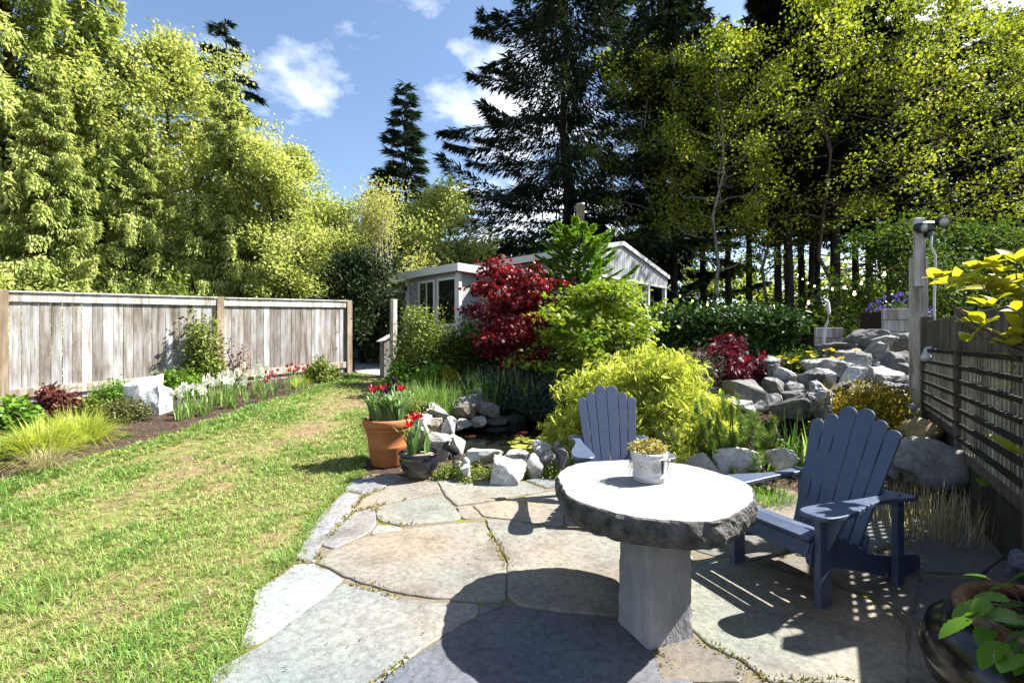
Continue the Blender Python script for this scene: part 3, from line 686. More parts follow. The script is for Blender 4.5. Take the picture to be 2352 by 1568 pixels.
m = MB(); m.box(.05, 6.35, .031, .05, ez - .36, ez - .05); m.box(.05, 6.35, -.01, .10, ez - .44, ez - .362); hp('header_beam', m, MAT['house_trim'])
for x in (.15, 1.9, 3.9, 4.9, 6.15):
    m = MB(); m.box(x, x + .12, .0, .12, -.3, ez - .441); hp('porch_post', m, MAT['house_trim'], .005)
def window(x0, x1, z0, z1, y, face, mull=0):                  # face 'y': looks to -y, 'x': looks to -x
    f = MB(); g = MB(); wth = .07; b = MB()
    def bx(mb_, a, b_, c, d, e0, e1):
        if face == 'y': mb_.box(a, b_, y + e0, y + e1, c, d)
        else: mb_.box(y + e0, y + e1, a, b_, c, d)
    bx(f, x0 - wth, x1 + wth, z1, z1 + wth, -.035, .0); bx(f, x0 - wth, x1 + wth, z0 - wth, z0, -.05, .0)
    bx(f, x0 - wth, x0, z0, z1, -.035, .0); bx(f, x1, x1 + wth, z0, z1, -.035, .0)
    for k in range(mull):
        c = x0 + (x1 - x0) * (k + 1) / (mull + 1); bx(f, c - .02, c + .02, z0, z1, -.028, -.004)
    w_ = hp('window', f, MAT['house_trim']); bx(g, x0, x1, z0, z1, -.012, -.003); hp('pane', g, MAT['glass'], 0, w_)
    return w_
window(.75, 1.8, 1.0, 2.6, .55, 'y', 1); window(2.2, 3.7, .6, 2.6, .55, 'y', 1); window(4.15, 4.8, .6, 2.6, .55, 'y'); window(5.1, 5.8, .6, 2.6, .55, 'y')
window(1.0, 1.9, 1.6, 2.6, .45, 'x')
m = MB(); m.box(-1.16, 1.0, 2.54, 5.0, -.3, 2.83); hp('annex_wall', m, MAT['house_white'])
ar = MB(); ar.box(-1.33, 1.2, 2.36, 5.25, 2.93, 3.0); ar_o = hp('annex_roof', ar, MAT['roof'])
m = MB(); m.box(-1.36, -1.332, 2.33, 5.28, 2.80, 3.01); m.box(-1.331, .44, 2.33, 2.358, 2.80, 3.01); hp('annex_fascia', m, MAT['house_trim'], 0, ar_o)
window(2.66, 3.38, 1.4, 2.62, -1.16, 'x', 0); window(3.62, 4.28, 1.4, 2.62, -1.16, 'x', 1)
for y in (2.47, 4.86):
    m = MB(); m.box(-1.2, -1.1, y, y + .14, -.3, 2.79); hp('corner_board', m, MAT['house_trim'])
m = MB(); m.box(-1.5, .2, 5.30, 6.6, 2.42, 2.52); m.box(-1.52, -1.501, 5.28, 6.62, 2.32, 2.53); hp('porch_roof', m, MAT['house_trim'])
m = MB(); m.box(-1.45, -1.33, 5.42, 5.54, -.3, 2.419); m.box(-.2, .1, 5.3, 6.6, -.3, 2.41); hp('porch_post', m, MAT['house_white'])
m = MB(); m.box(-1.30, -1.18, 4.90, 5.02, 2.46, 2.60); hp('wall_lamp', m, MAT['black'], .02)
ch = at(1333, 530, 14.0)
m = MB(); m.lathe([(.125, -1.2), (.125, 1.02), (.135, 1.02), (.135, 1.10), (.11, 1.10), (.11, .9), (0, .9)], 28)
m.lathe([(.20, -.45), (.126, -.2)], 28)
lo = Matrix.Rotation(-ha, 4, 'Z') @ (Vector((ch.x - E0.x, ch.y - E0.y, 0)))
o = obj('chimney_flue', m.mesh('chimney_flue', MAT['steel'], True), house, (lo.x, lo.y, ch.z - HZ0 - .30))

# a neighbour's shed roof seen over the fence
sh = thing('shed', 'small pale shed showing above the end of the board fence', 'shed', (-5.95, 14.4, .8), .75)
m = MB(); m.box(0, 1.6, 0, 1.3, -.2, 2.0); obj('wall', m.mesh('wall', MAT['house_white']), sh)
m = MB(); m.box(-.1, 1.7, -.1, 1.4, 2.004, 2.08); obj('roof', m.mesh('roof', MAT['roof']), sh)

# gate post, letter box
g0 = at(905, 784, 11.0); gz0 = float(gz(g0.x, g0.y))
t = thing('gate_post', 'pale weathered gate post at the edge of the climbing shrub', 'post', (g0.x, g0.y, gz0), .7)
m = MB(); m.box(-.055, .055, -.055, .055, -.1, 2.48 - gz0); obj('shaft', m.mesh('shaft', MAT['wood'], bevel=.006), t, col=(.52,.50,.46))
m = MB(); m.box(-.04, .04, .058, .14, .5, 1.9); obj('gate_stile', m.mesh('gate_stile', MAT['wood'], bevel=.004), t, col=(.30,.27,.24))
g1 = at(888, 784, 11.3); z1 = float(gz(g1.x, g1.y))
t = thing('wooden_box', 'grey wooden box with slanted lid beside the gate post', 'box', (g1.x, g1.y, z1), .7)
m = MB(); m.box(-.12, .12, -.12, .12, -.05, .88); obj('body', m.mesh('body', MAT['wood'], bevel=.004), t, col=(.24,.23,.22))
m = MB(); m.box(-.20, .17, -.17, .17, 0, .025); obj('lid', m.mesh('lid', MAT['wood'], bevel=.004), t, (0, 0, .94), (0, R(-28), 0), (.55,.56,.58))

# ---------------------------------------------------------------- plant builders (local coordinates, base at the origin)
def sph(r_, n):
    v = r_.normal(0, 1, (n, 3)); return unit(v)
def wood_part(name, m, mat, parent): return obj(name, m.mesh(name, mat, True), parent)
def path_pts(a, b, r_, wob, k=5, sag=0.0):
    a = np.array(a, float); b = np.array(b, float); t = np.linspace(0, 1, k)[:, None]
    p = a + (b-a)*t; L = np.linalg.norm(b-a)
    p[1:-1] += r_.normal(0, wob*L, (k-2, 3)); p[:, 2] += (4*t*(1-t))[:, 0]*sag*L; return p
def clump_leaves(fo, r_, cs, n, sig, L, W, kind='leaf', up=.5, droop=0, size_j=.35, flat=.8):
    k = r_.integers(0, len(cs), n); off = r_.normal(0, 1, (n, 3)) * sig * np.array([1, 1, flat]); P = cs[k] + off
    outd = unit(off + 1e-4) ; D = unit(outd*.6 + sph(r_, n)*.8 + np.array([0, 0, -droop])); N = unit(sph(r_, n)*.7 + np.array([0, 0, up]) + outd*.4)
    Ls = L * (1 + r_.uniform(-size_j, size_j, n)); cv = r_.random(len(cs))
    var = np.clip(.28 + .44*cv[k] + r_.normal(0, .17, n), 0, 1)
    if kind == 'leaf': fo.leaf(P, D, N, Ls, Ls*W, var)
    else: fo.star(P, D, N, Ls, var, kind[0], kind[1], kind[2], kind[3])
def broadleaf(seed, H, Rc, n, L, W, z0=.25, *a, flat=.8, **k):
    return _broadleaf(flat, seed, H, Rc, n, L, W, z0, *a, **k)
def _broadleaf(flat, seed, H, Rc, n, L, W, z0=.25, nl=16, sig=.35, trunk_r=.12, lean=(0,0), stems=1, prof=None, kind='leaf', sub=4, up=.5, rise=.55, droop=0, spread=1.0):
    r_ = rng(seed); wd_ = MB(); cs = []
    prof = prof or (lambda t: math.sin(math.pi * min(1, .18 + .82*t)) ** .7)
    for s in range(stems):
        a0 = r_.uniform(0, 6.28); off = np.array([math.cos(a0), math.sin(a0), 0]) * (0 if stems == 1 else Rc*.08)
        top = np.array([lean[0], lean[1], H*.95]) + (np.array([math.cos(a0), math.sin(a0), 0]) * (0 if stems == 1 else Rc*.55*r_.random()))
        tp = path_pts(off, top, r_, .012, 8); tr = trunk_r * (1 if stems == 1 else .7)
        wd_.tube(tp, list(np.linspace(tr, tr*.12, 8)), 8 if stems == 1 else 6)
        for i in range(max(3, nl // stems)):
            t = z0 + (1 - z0) * ((i + r_.random()*.8) / max(3, nl // stems)); t = min(t, .97); j = t*7; b = tp[int(j)] * (1 - j % 1) + tp[min(7, int(j)+1)] * (j % 1)
            a = i * 2.4 + r_.uniform(-.5, .5); l = Rc * prof((t - z0) / (1 - z0)) * r_.uniform(.7, 1.1) * spread
            e = b + np.array([math.cos(a)*l, math.sin(a)*l, l*rise*r_.uniform(.5, 1.3)]); lp_ = path_pts(b, e, r_, .05, 5, -.06)
            r0_ = tr * (1 - t*.85) * .5; wd_.tube(lp_, list(np.linspace(r0_, r0_*.2, 5)), 5)
            cs.append(e)
            for q in range(sub):
                u = r_.uniform(.3, 1.0); p0 = lp_[int(u*4)]; e2 = p0 + sph(r_, 1)[0]*np.array([1, 1, .7])*l*.45 + np.array([0, 0, l*.12])
                wd_.tube([p0, (p0+e2)/2 + r_.normal(0, .03, 3), e2], [r0_*.35, r0_*.25, r0_*.1], 4); cs += [e2, (p0+e2)/2]
    cs = np.array(cs); fo = Fol(); clump_leaves(fo, r_, cs, n, sig, L, W, kind, up, droop, flat=flat)
    return wd_, fo
def conifer(seed, H, Rc, n, L, W, z0=.08, nb=90, droop=.25, upturn=.15, power=.85, trunk_r=.2, hang=.4, side=.8, bare=0, wood=True):
    r_ = rng(seed); wd_ = MB(); fo = Fol()
    tp = path_pts((0,0,0), (r_.normal(0,.1), r_.normal(0,.1), H), r_, .004, 9); wd_.tube(tp, list(np.linspace(trunk_r, .015, 9)), 9)
    zs = z0 + (1-z0) * ((np.arange(nb) + r_.random(nb)) / nb) ** 1.05; lens = Rc * (1-(zs-z0)/(1-z0)) ** power * r_.uniform(.65, 1.12, nb) + .12
    az = np.arange(nb)*2.39996 + r_.uniform(-.4, .4, nb); wgt = lens / lens.sum(); gv = r_.random(nb); dj = r_.uniform(.45, 1.6, nb); uj = r_.uniform(.5, 1.5, nb)
    def bp(i, s):                                            # point at share s of branch i
        d = np.stack([np.cos(az[i]), np.sin(az[i]), np.zeros_like(az[i])], -1); l = lens[i]
        z = zs[i]*H + l*(.12*s - droop*dj[i]*s**1.6 + upturn*uj[i]*s**3); p = d*(l*s)[..., None]; p[..., 2] = z; return p
    if wood:
        for i in range(nb):
            ii = np.full(4, i); s = np.array([0, .35, .7, 1.0]); wd_.tube(bp(ii, s), [trunk_r*.16*(lens[i]/Rc)+.012, .02, .012, .005], 4)
        for k in range(bare):
            a = r_.uniform(0, 6.28); zb = r_.uniform(.06, z0)*H; l = r_.uniform(.4, 1.6); p0 = np.array([0, 0, zb]); e = np.array([math.cos(a)*l, math.sin(a)*l, zb + r_.uniform(-.4, .25)*l])
            wd_.tube(path_pts(p0, e, r_, .05, 4), [.025, .018, .012, .005], 4)
    i = r_.choice(nb, n, p=wgt); s = r_.beta(1.6, 1.0, n)*.95 + .06; P = bp(i, s); d = unit(bp(i, np.minimum(s+.05, 1.06)) - bp(i, s-.05))
    sd = np.stack([-np.sin(az[i]), np.cos(az[i]), np.zeros(n)], -1) * np.where(r_.random(n) < .5, 1, -1)[:, None]
    wob = (1.02 - s)[:, None]*lens[i][:, None]*.42*r_.random(n)[:, None]; P = P + sd*wob + np.array([0, 0, -.25])*wob
    if hang > 2: P[:, 2] -= r_.random(n)**1.5*.42*np.minimum(lens[i], 1.7)*np.minimum(1, 1.4*s)      # curtains of hanging sprays
    D = unit(d*.75 + sd*side*r_.random(n)[:, None] + np.array([0, 0, -1])*hang*r_.random(n)[:, None] + sph(r_, n)*.22)
    N = unit(np.array([0, 0, 1.]) + sph(r_, n)*.55); Ls = L*r_.uniform(.6, 1.3, n)
    fo.leaf(P, D, N, Ls, W*r_.uniform(.7, 1.3, n), np.clip(.2 + .4*gv[i] + .25*s + r_.normal(0, .15, n), 0, 1), .1)
    return wd_, fo
def shrub(seed, rx, ry, h, n, L, W, nc=40, sig=.12, kind='leaf', up=.5, droop=0, z0=.1, shell=.55, stem=True, flat=.8):
    r_ = rng(seed); u = sph(r_, nc); u[:, 2] = np.abs(u[:, 2])*1.0 - .12; rad = shell + (1-shell)*r_.random(nc)**.5
    cs = u * rad[:, None] * np.array([rx, ry, h*(1-z0)]) * (1 + r_.normal(0, .12, (nc, 1))); cs[:, 2] = np.maximum(cs[:, 2] + h*z0, .04); fo = Fol()
    clump_leaves(fo, r_, cs, n, sig, L, W, kind, up, droop, flat=flat); wd_ = MB()
    if stem:
        for c in cs[::2]:
            wd_.tube(path_pts((c[0]*.08, c[1]*.08, -.03), c, r_, .05, 5), list(np.linspace(.018 if h > .8 else .009, .003, 5)), 4)
    return wd_, fo
def plant(name, label, cat, loc, wf, leaf, bark='bark_brown', group=None, fol='foliage', woodn='stems', rz=0):
    t = thing(name, label, cat, loc, rz, group); w_, f_ = wf
    if w_ is not None and w_.v: wood_part(woodn, w_, MAT[bark], t)
    if f_ is not None: obj(fol, f_.mesh(fol, MAT[leaf]), t)
    return t
def gl(px, Y, pond=True):
    x = (px - CX)/F*Y; return Vector((x, Y, float(gz(x, Y, pond))))
def tree(name, label, px, Y, wf, leaf, bark, group=None, rz=0): return plant(name, label, 'tree', gl(px, Y), wf, leaf, bark, group, 'crown', 'trunk', rz)
def dup(t, loc, rz, label, s=1.0, group=None):
    o = t.copy(); C.objects.link(o); o.location = loc; o.rotation_euler = (0, 0, rz); o.scale = (s, s, s); o['label'] = label
    if group: o['group'] = group
    for c in list(t.children):
        q = c.copy(); C.objects.link(q); q.parent = o
    return o

# ---------------------------------------------------------------- trees beyond the left fence
CG = 'trees beyond the board fence'
cedA = conifer(101, 15.5, 3.6, 60000, .23, .062, .02, 150, .45, .30, .75, .22, 2.4, 1.0)
tree('cedar_tree', 'broad cedar with drooping yellow green sprays behind the fence, its top the tallest there', 40, 13.0, cedA, 'cedar', 'bark_brown', CG)
cedB = conifer(102, 12.2, 2.7, 48000, .21, .058, .02, 130, .45, .30, .70, .18, 2.4, 1.0)
tB = tree('cedar_tree', 'slender cedar with drooping sprays between the tallest cedar and the bright maple', 215, 14.2, cedB, 'cedar', 'bark_brown', CG)
dup(tB, gl(-170, 12.0), 1.9, 'cedar at the outer end of the fence, leaning over the golden shrub', 1.05)
dup(tB, gl(525, 14.6), 4.0, 'lower cedar growing right behind the bright maple, in front of the layered fir', .72)
dup(tB, gl(120, 12.0), 2.7, 'short young cedar close behind the fence under the tallest cedar', .62)
dup(tB, gl(330, 13.4), 5.1, 'young cedar behind the middle of the fence, below the bright maple', .58)
tree('maple_tree', 'tall bright yellow green spring maple between two cedars behind the fence', 385, 15.6, broadleaf(103, 10.6, 3.1, 42000, .10, .8, .16, 34, .25, .14), 'maple_spring', 'bark_brown', CG)
tree('fir_tree', 'dark layered fir standing behind the bright maple, branches showing against the sky', 512, 19.5, conifer(104, 13.9, 3.6, 26000, .42, .07, .05, 70, .22, .0, .75, .2, .5, .8), 'fir_far', 'bark_dark', CG)
tree('maple_tree', 'round topped yellow green maple with dark trunk near the far fence post', 690, 15.4, broadleaf(105, 7.0, 2.0, 36000, .085, .75, .10, 26, .20, .13, stems=2), 'maple_spring', 'bark_dark', CG)
tree('catkin_tree', 'pale many stemmed tree with upright bare twigs and yellow catkins', 890, 17.5, broadleaf(106, 5.6, 2.0, 10000, .11, .42, .10, 44, .20, .10, stems=12, rise=1.1, up=.1), 'catkin', 'bark_pale', CG)
tree('maple_tree', 'green maple half hidden behind the many stemmed catkin tree', 1010, 21.0, broadleaf(107, 7.2, 2.4, 26000, .12, .7, .1, 26, .32, .14), 'maple_spring', 'bark_pale', CG)
tree('maple_tree', 'low leafy maple filling the gap between round maple and catkin tree', 780, 20.0, broadleaf(108, 6.0, 2.3, 22000, .125, .7, .08, 24, .32, .13), 'maple_spring', 'bark_brown', CG)
tree('evergreen_tree', 'dense dark evergreen bush tree just past the end of the fence', 838, 13.4, broadleaf(109, 3.2, 1.15, 20000, .085, .55, .05, 34, .2, .07, stems=3), 'holly', 'bark_dark')
FG = 'far spruces on the skyline'
sp = conifer(110, 22.4, 4.3, 26000, .9, .14, .04, 110, .20, .06, .78, .28, .35, .8)
tS = tree('spruce_tree', 'lone dark spruce on the skyline above the catkin tree', 932, 40.0, sp, 'fir_far', 'bark_dark', FG)
dup(tS, gl(868, 46.0), 2.2, 'smaller spruce tip beside the lone skyline spruce', .78)
dup(tS, gl(640, 44.0), 3.2, 'far spruce whose tip just clears the round topped maple', .76)
# bushes right behind the fence
UG = 'shrubs peeping over the board fence'
for k, (px, Y, h, rx, lab) in enumerate([(-10, 8.9, 2.25, .8, 'golden shrub peeping over the fence at its outer end'), (95, 9.6, 2.2, .85, 'golden green shrub behind the fence beside the outermost one'), (335, 10.4, 2.1, .5, 'slim sapling rising behind the middle of the first fence panel'), (395, 10.8, 2.5, .42, 'taller slim sapling behind the fence close to the middle post'), (455, 11.2, 2.2, .5, 'leafy sapling right behind the middle fence post'), (600, 12.6, 2.0, .9, 'broad green bush behind the second fence panel')]):
    x = gl(px, Y); plant('fence_shrub', lab, 'shrub', x, shrub(120+k, rx, .5, h, 4200, .085, .5, 40, .16), 'maple_spring' if k < 2 else 'shrub', 'bark_pale', UG)

# ---------------------------------------------------------------- big spruce and forest on the right
tree('spruce_tree', 'huge dark spruce with sweeping drooping boughs behind the house', 1300, 26.0, conifer(130, 33.0, 7.9, 98000, .52, .082, .03, 190, .30, .20, .62, .38, 1.0, .8), 'spruce', 'bark_dark')
tree('spruce_tree', 'dark spruce half hidden beside the huge spruce behind the gable', 1520, 31.0, conifer(131, 34.0, 5.8, 44000, .60, .095, .03, 150, .3, .2, .6, .34, 1.0, .8), 'spruce', 'bark_dark')
WG = 'tall dark trunked conifers of the forest'
fc_ = conifer(132, 19.0, 2.5, 34000, .40, .06, .34, 90, .28, .1, .5, .21, .7, .8, bare=40)
LW = 'tall forest conifer with bare dark trunk and shaded crown beyond the hedge'
t0 = tree('forest_conifer', LW, 1554, 25.0, fc_, 'forest_conifer', 'bark_dark', WG)
rw = random.Random(9)
for px, Y, s in ((1668, 27, 1.0), (1782, 24, 1.0), (1814, 23.5, 1.2), (1868, 27, 1.0), (1882, 31, 1.1), (1911, 24.5, 1.35), (2002, 26, 1.05), (2085, 28, 1.1), (2200, 29, 1.15), (2330, 30, 1.15), (1725, 33, 1.25), (1960, 33, 1.3), (2140, 35, 1.3), (1610, 34, 1.3), (2270, 36, 1.35), (2420, 34, 1.2), (1840, 38, 1.5), (2050, 39, 1.5)):
    dup(t0, gl(px, Y), rw.uniform(0, 6.28), LW, s)
AG = 'spring green alders in front of the forest'
al = broadleaf(140, 16.5, 5.0, 12000, .12, .8, .38, 32, .24, .11, rise=.35, spread=1.05)
tA = tree('alder_tree', 'slender alder with bright leaves nearest the house gable', 1650, 20.5, broadleaf(139, 14.5, 3.3, 12000, .115, .8, .26, 30, .24, .10, rise=.5), 'alder', 'bark_pale', AG)
tA2 = tree('alder_tree', 'tall alder with spreading bright leaves above the rock waterfall', 1900, 20.0, al, 'alder', 'bark_brown', AG)
dup(tA2, gl(2170, 21.5), 2.0, 'wide alder with bright leaves beyond the floodlight post', 1.08)
dup(tA2, gl(2380, 23.5), 4.1, 'outermost alder over the far end of the lattice fence', 1.1)
dup(tA, gl(1490, 24.0), 2.6, 'thin alder between the two big spruces and the gable', 1.1)
dup(tA, gl(1760, 26.0), 1.2, 'thin alder standing among the forest trunks behind the hedge', 1.15)
# shaded undergrowth and distant leaves
def mass(seed, x0, x1, y0, y1, h0, h1, n, L, leaf, name, label):
    r_ = rng(seed); nc = 380; cx_ = r_.uniform(x0, x1, nc); cy_ = r_.uniform(y0, y1, nc); hh = gz(cx_, cy_) + h0 + (h1-h0)*r_.random(nc)**1.5
    cs = np.stack([cx_, cy_, hh], -1); fo = Fol(); clump_leaves(fo, r_, cs, n, .65, L, .7)
    stuff(obj(name, fo.mesh(name, MAT[leaf])), label, 'undergrowth')
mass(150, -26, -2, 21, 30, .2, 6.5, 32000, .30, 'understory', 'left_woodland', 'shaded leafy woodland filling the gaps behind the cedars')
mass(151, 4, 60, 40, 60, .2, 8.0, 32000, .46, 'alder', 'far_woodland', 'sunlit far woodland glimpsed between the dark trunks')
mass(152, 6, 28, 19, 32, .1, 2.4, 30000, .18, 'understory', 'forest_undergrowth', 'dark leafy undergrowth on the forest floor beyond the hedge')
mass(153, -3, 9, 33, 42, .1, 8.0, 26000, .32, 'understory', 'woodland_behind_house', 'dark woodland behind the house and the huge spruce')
rs_ = Vector((8.6, 9.6, 0))
plant('shrub_bank', 'tall dark leafy bush behind the lattice fence and floodlight post', 'shrub', gl(2290, 13.5), broadleaf(155, 4.6, 2.4, 13000, .12, .7, .05, 44, .22, .09, stems=3, rise=.8), 'understory', 'bark_brown')
plant('shrub_bank', 'leafy dark bush between the purple flowers and the forest', 'shrub', gl(2060, 12.0), broadleaf(156, 4.2, 1.6, 9000, .10, .7, .05, 36, .18, .08, stems=3, rise=.8), 'understory', 'bark_brown')
tf = plant('sun_blocking_bush', 'added dark bush blocking sun at the back of the second lattice panel', 'shrub', (4.15, 3.02, 0), shrub(157, .48, .48, 2.0, 13000, .10, .65, 120, .13, z0=.06, shell=.2), 'understory')  # bushes added behind the lattice to stop sun passing its gaps
for x, y, rz, s, lab in ((4.65, 3.65, 1.3, 1.0, 'added dark bush blocking sun behind the lattice fence post between two panels'), (5.2, 4.5, 2.9, .95, 'added dark bush blocking sun behind the middle of the far lattice panel'), (5.95, 5.2, 4.4, 1.05, 'added dark bush blocking sun behind the lattice fence beside the lamp post')): dup(tf, (x, y, float(gz(x, y))), rz, lab, s)

# ---------------------------------------------------------------- rocks
_b = bmesh.new(); bmesh.ops.create_icosphere(_b, subdivisions=3, radius=1.0); _b.verts.ensure_lookup_table()
ICO = np.array([v.co[:] for v in _b.verts]); ICOF = [tuple(v.index for v in f.verts) for f in _b.faces]; _b.free()
def rock_mesh(seed, sx, sy, sz, planes=11, lo=.55, hi=.92, rough=.03, turn=True):
    r_ = rng(seed)
    if rough < .02:                                          # worn, rounded boulder
        P = ICO.copy()
        for k in range(planes):
            nrm = sph(r_, 1)[0]; d = r_.uniform(lo, hi); q = P @ nrm; P -= np.outer(np.maximum(q - d, 0), nrm)
        for q in range(6): P += ICO * (.05*np.sin(P @ (sph(r_, 1)[0]*(2.2+1.5*q)) + r_.uniform(0, 6)))[:, None]
        P += r_.normal(0, .004, P.shape); F_ = ICOF
    else:                                                    # broken, angular stone: hull of scattered points
        bm = bmesh.new(); n = int(r_.integers(11, 17)); pts = sph(r_, n); pts = np.sign(pts)*np.abs(pts)**.7*r_.uniform(.78, 1.0, (n, 1))
        if not turn: pts = np.array([(x, y, z) for x in (-1, 1) for y in (-1, 1) for z in (-1, 1)]) * np.array([1, 1, 1.2]) * r_.uniform(.5, 1.0, (8, 3))
        vs_ = [bm.verts.new(p) for p in pts]; g_ = bmesh.ops.convex_hull(bm, input=vs_)
        bmesh.ops.delete(bm, geom=[v for v in bm.verts if not v.link_faces], context='VERTS')
        bmesh.ops.dissolve_limit(bm, angle_limit=.16, verts=bm.verts[:], edges=bm.edges[:])
        bmesh.ops.bevel(bm, geom=bm.edges[:], offset=.05, segments=1, affect='EDGES', clamp_overlap=True)
        bmesh.ops.triangulate(bm, faces=bm.faces[:]); es = [q for q in bm.edges if q.calc_length() > .35]
        bmesh.ops.subdivide_edges(bm, edges=es, cuts=2, use_grid_fill=True); bmesh.ops.triangulate(bm, faces=bm.faces[:])
        bm.verts.ensure_lookup_table(); bm.verts.index_update(); P = np.array([v.co[:] for v in bm.verts]); F_ = [tuple(v.index for v in f.verts) for f in bm.faces]; bm.free()
        P += r_.normal(0, .018, P.shape) + .035*np.sin(P @ r_.normal(0, 5, (3, 3)))
    ex = P.max(0) - P.min(0); P = (P - (P.max(0)+P.min(0))/2) / ex * np.array([sx, sy, sz]); P[:, 2] -= P[:, 2].min()
    me = bpy.data.meshes.new('rock'); me.from_pydata(P.tolist(), [], F_); me.materials.append(MAT['rock'])
    if rough < .02: me.shade_smooth()
    return me
def rock(name, label, box, Y, col, seed, group=None, sink=.12, round_=False, deep=.85, turn=True):
    x0, y0, x1, y1 = box
    if Y is None: Y = gp((x0+x1)/2, y1).y + .5*deep*(x1-x0)/F*4
    a = at((x0+x1)/2, y1, Y); sx = (x1-x0)/F*Y*1.06; sz = (y1-y0)/F*Y*(1+sink)
    me = rock_mesh(seed, sx, max(sx*deep, sz*.7), sz, 9 if round_ else 14, .62 if round_ else .55, .95 if round_ else .95, .015 if round_ else .03, turn)
    o = obj(name, me, None, (a.x, a.y, a.z - sz*sink/(1+sink)), col=col); return tag(o, label, 'rock', group)
def zb2(b): return (765.7 + b[0]*.2686, 727.4 + b[1]*.2686, 765.7 + b[2]*.2686, 727.4 + b[3]*.2686)
def zb5(b): return (1531.4 + b[0]*.349, 650.8 + b[1]*.349, 1531.4 + b[2]*.349, 650.8 + b[3]*.349)
PG = 'rocks around the pond'; LP_ = 'grey rough rock of the ring around the pond'
pal, mid, drk = (.62,.61,.58), (.40,.395,.375), (.20,.197,.19)
PR_ = [((940,665,1360,830), 8.35, (.30,.29,.32), 'large grey boulder with pale veins at the back of the pond'), ((1020,745,1215,860), 7.75, (.27,.23,.17), 'brownish rock leaning against the large boulder at the pond'),
 ((1200,715,1420,842), 8.0, (.17,.16,.16), 'dark block shaped rock at the foot of the large pond boulder'), ((1195,600,1272,670), 8.6, pal, 'small pale rock perched on the large pond boulder'),
 ((770,732,1010,850), 7.3, mid, None), ((665,826,840,905), 6.6, pal, None), ((690,880,795,960), 6.2, mid, None), ((695,940,825,1110), 5.95, mid, None), ((800,850,930,975), 6.75, (.36,.32,.25), None),
 ((925,848,1050,985), 6.7, pal, None), ((1035,868,1185,950), 7.5, mid, None), ((1180,850,1310,925), 7.7, mid, None), ((1300,840,1500,900), 8.4, drk, None), ((815,985,1010,1180), 5.75, (.36,.34,.31), 'wedge shaped rock with dark broken face behind the black pot'),
 ((995,1000,1125,1180), 5.85, (.48,.48,.42), None), ((1118,1103,1445,1235), 5.35, pal, 'long pale rock lying flat at the front of the pond'), ((1355,1188,1645,1425), 4.92, (.66,.65,.62), 'big pale block of stone at the patio edge by the pond'),
 ((1450,1128,1665,1210), 5.45, mid, None), ((1638,1165,1795,1355), 5.1, (.55,.54,.50), 'rounded grey boulder beside the big pale block'), ((1695,1055,1875,1170), 5.6, pal, None), ((1755,1140,1925,1335), 5.2, (.20,.195,.19), None),
 ((1885,1058,1960,1140), 5.5, mid, None), ((1905,1118,2010,1315), 5.15, (.16,.155,.155), None), ((1102,1198,1168,1265), 4.98, (.55,.54,.52), 'small round white pebble at the pond edge'), ((1088,1258,1172,1365), 4.92, pal, None), ((1045,1232,1095,1285), 5.02, mid, None),
 ((1950,1060,2120,1200), 5.9, drk, None), ((2060,1120,2250,1260), 5.5, drk, None), ((2600,1060,2850,1180), 6.0, mid, None), ((1460,820,1640,900), 8.7, drk, None)]
for k, (b, Y, c, lab) in enumerate(PR_): rock('rock', lab or LP_, zb2(b), Y, jit(c, .9, 1.1, rs), 300+k, None if lab else PG, .25, 'round' in (lab or '') , .85)
WF = 'rocks piled in the waterfall mound'; LWF = 'grey angular rock piled in the waterfall mound'
for k, (b, c) in enumerate([((1195,300,1425,430), drk), ((1280,325,1530,455), mid), ((1480,318,1655,435), mid), ((1295,375,1432,525), (.34,.33,.30)), ((1405,445,1555,565), drk), ((1440,518,1595,610), drk), ((1145,455,1315,550), mid),
 ((900,488,1065,565), pal), ((980,490,1175,585), mid), ((1075,518,1205,595), pal), ((1195,533,1335,625), (.45,.45,.40)), ((1285,493,1405,550), mid), ((1345,543,1530,632), mid), ((875,558,1015,670), drk), ((975,553,1085,650), pal),
 ((1158,545,1295,645), (.66,.66,.66)), ((705,548,842,645), pal), ((640,618,775,700), drk), ((755,640,885,690), mid), ((400,628,612,765), (.24,.23,.22)), ((655,723,752,790), mid), ((725,708,905,840), drk), ((865,713,955,830), mid), ((935,638,1065,808), (.42,.41,.42)),
 ((995,385,1200,455), drk), ((1525,658,1655,730), drk), ((1585,788,1665,890), mid), ((375,723,465,770), pal), ((395,758,565,825), pal), ((555,768,655,820), mid), ((645,470,742,545), mid), ((655,520,745,605), drk), ((1500,600,1640,680), drk), ((1060,640,1200,760), drk), ((1200,640,1400,760), drk), ((1400,640,1560,780), drk), ((780,690,950,770), drk), ((1420,440,1600,540), drk), ((1080,420,1300,500), drk)]):
    Y = 6.0 + (780 - b[3]) / 450 * 2.0
    lab, g = LWF, WF
    if k == 15: lab, g = 'smooth white stone in the middle of the waterfall rocks', None
    if k == 19: lab, g = 'broad flat faced grey boulder below the crimson maple', None
    rock('rock', lab, zb5(b), Y, jit(c, .75, 1.0, rs), 400+k, g, .45, False, 1.0)
rock('boulder', 'rounded ochre brown boulder beside the lattice fence', zb5((1575,878,1835,1040)), 4.85, (.34,.24,.12), 501, None, .25, True)
rock('boulder', 'big speckled grey boulder under the lattice fence', zb5((1535,1010,2005,1300)), 4.25, (.27,.265,.26), 502, None, .2, True)
rock('boulder', 'small speckled grey boulder behind the right hand chair', zb5((1445,1095,1550,1260)), 4.5, (.28,.27,.27), 503, None, .2, True)
rock('boulder', 'blue grey boulder at the foot of the lattice fence beside the glazed pot', (2312,1268,2420,1340), 2.75, (.19,.21,.27), 504, None, .2)
rock('boulder', 'tall white upright boulder in the flower bed', (300,860,350,938), None, (.85,.84,.83), 515, None, .3, False, .8, False)
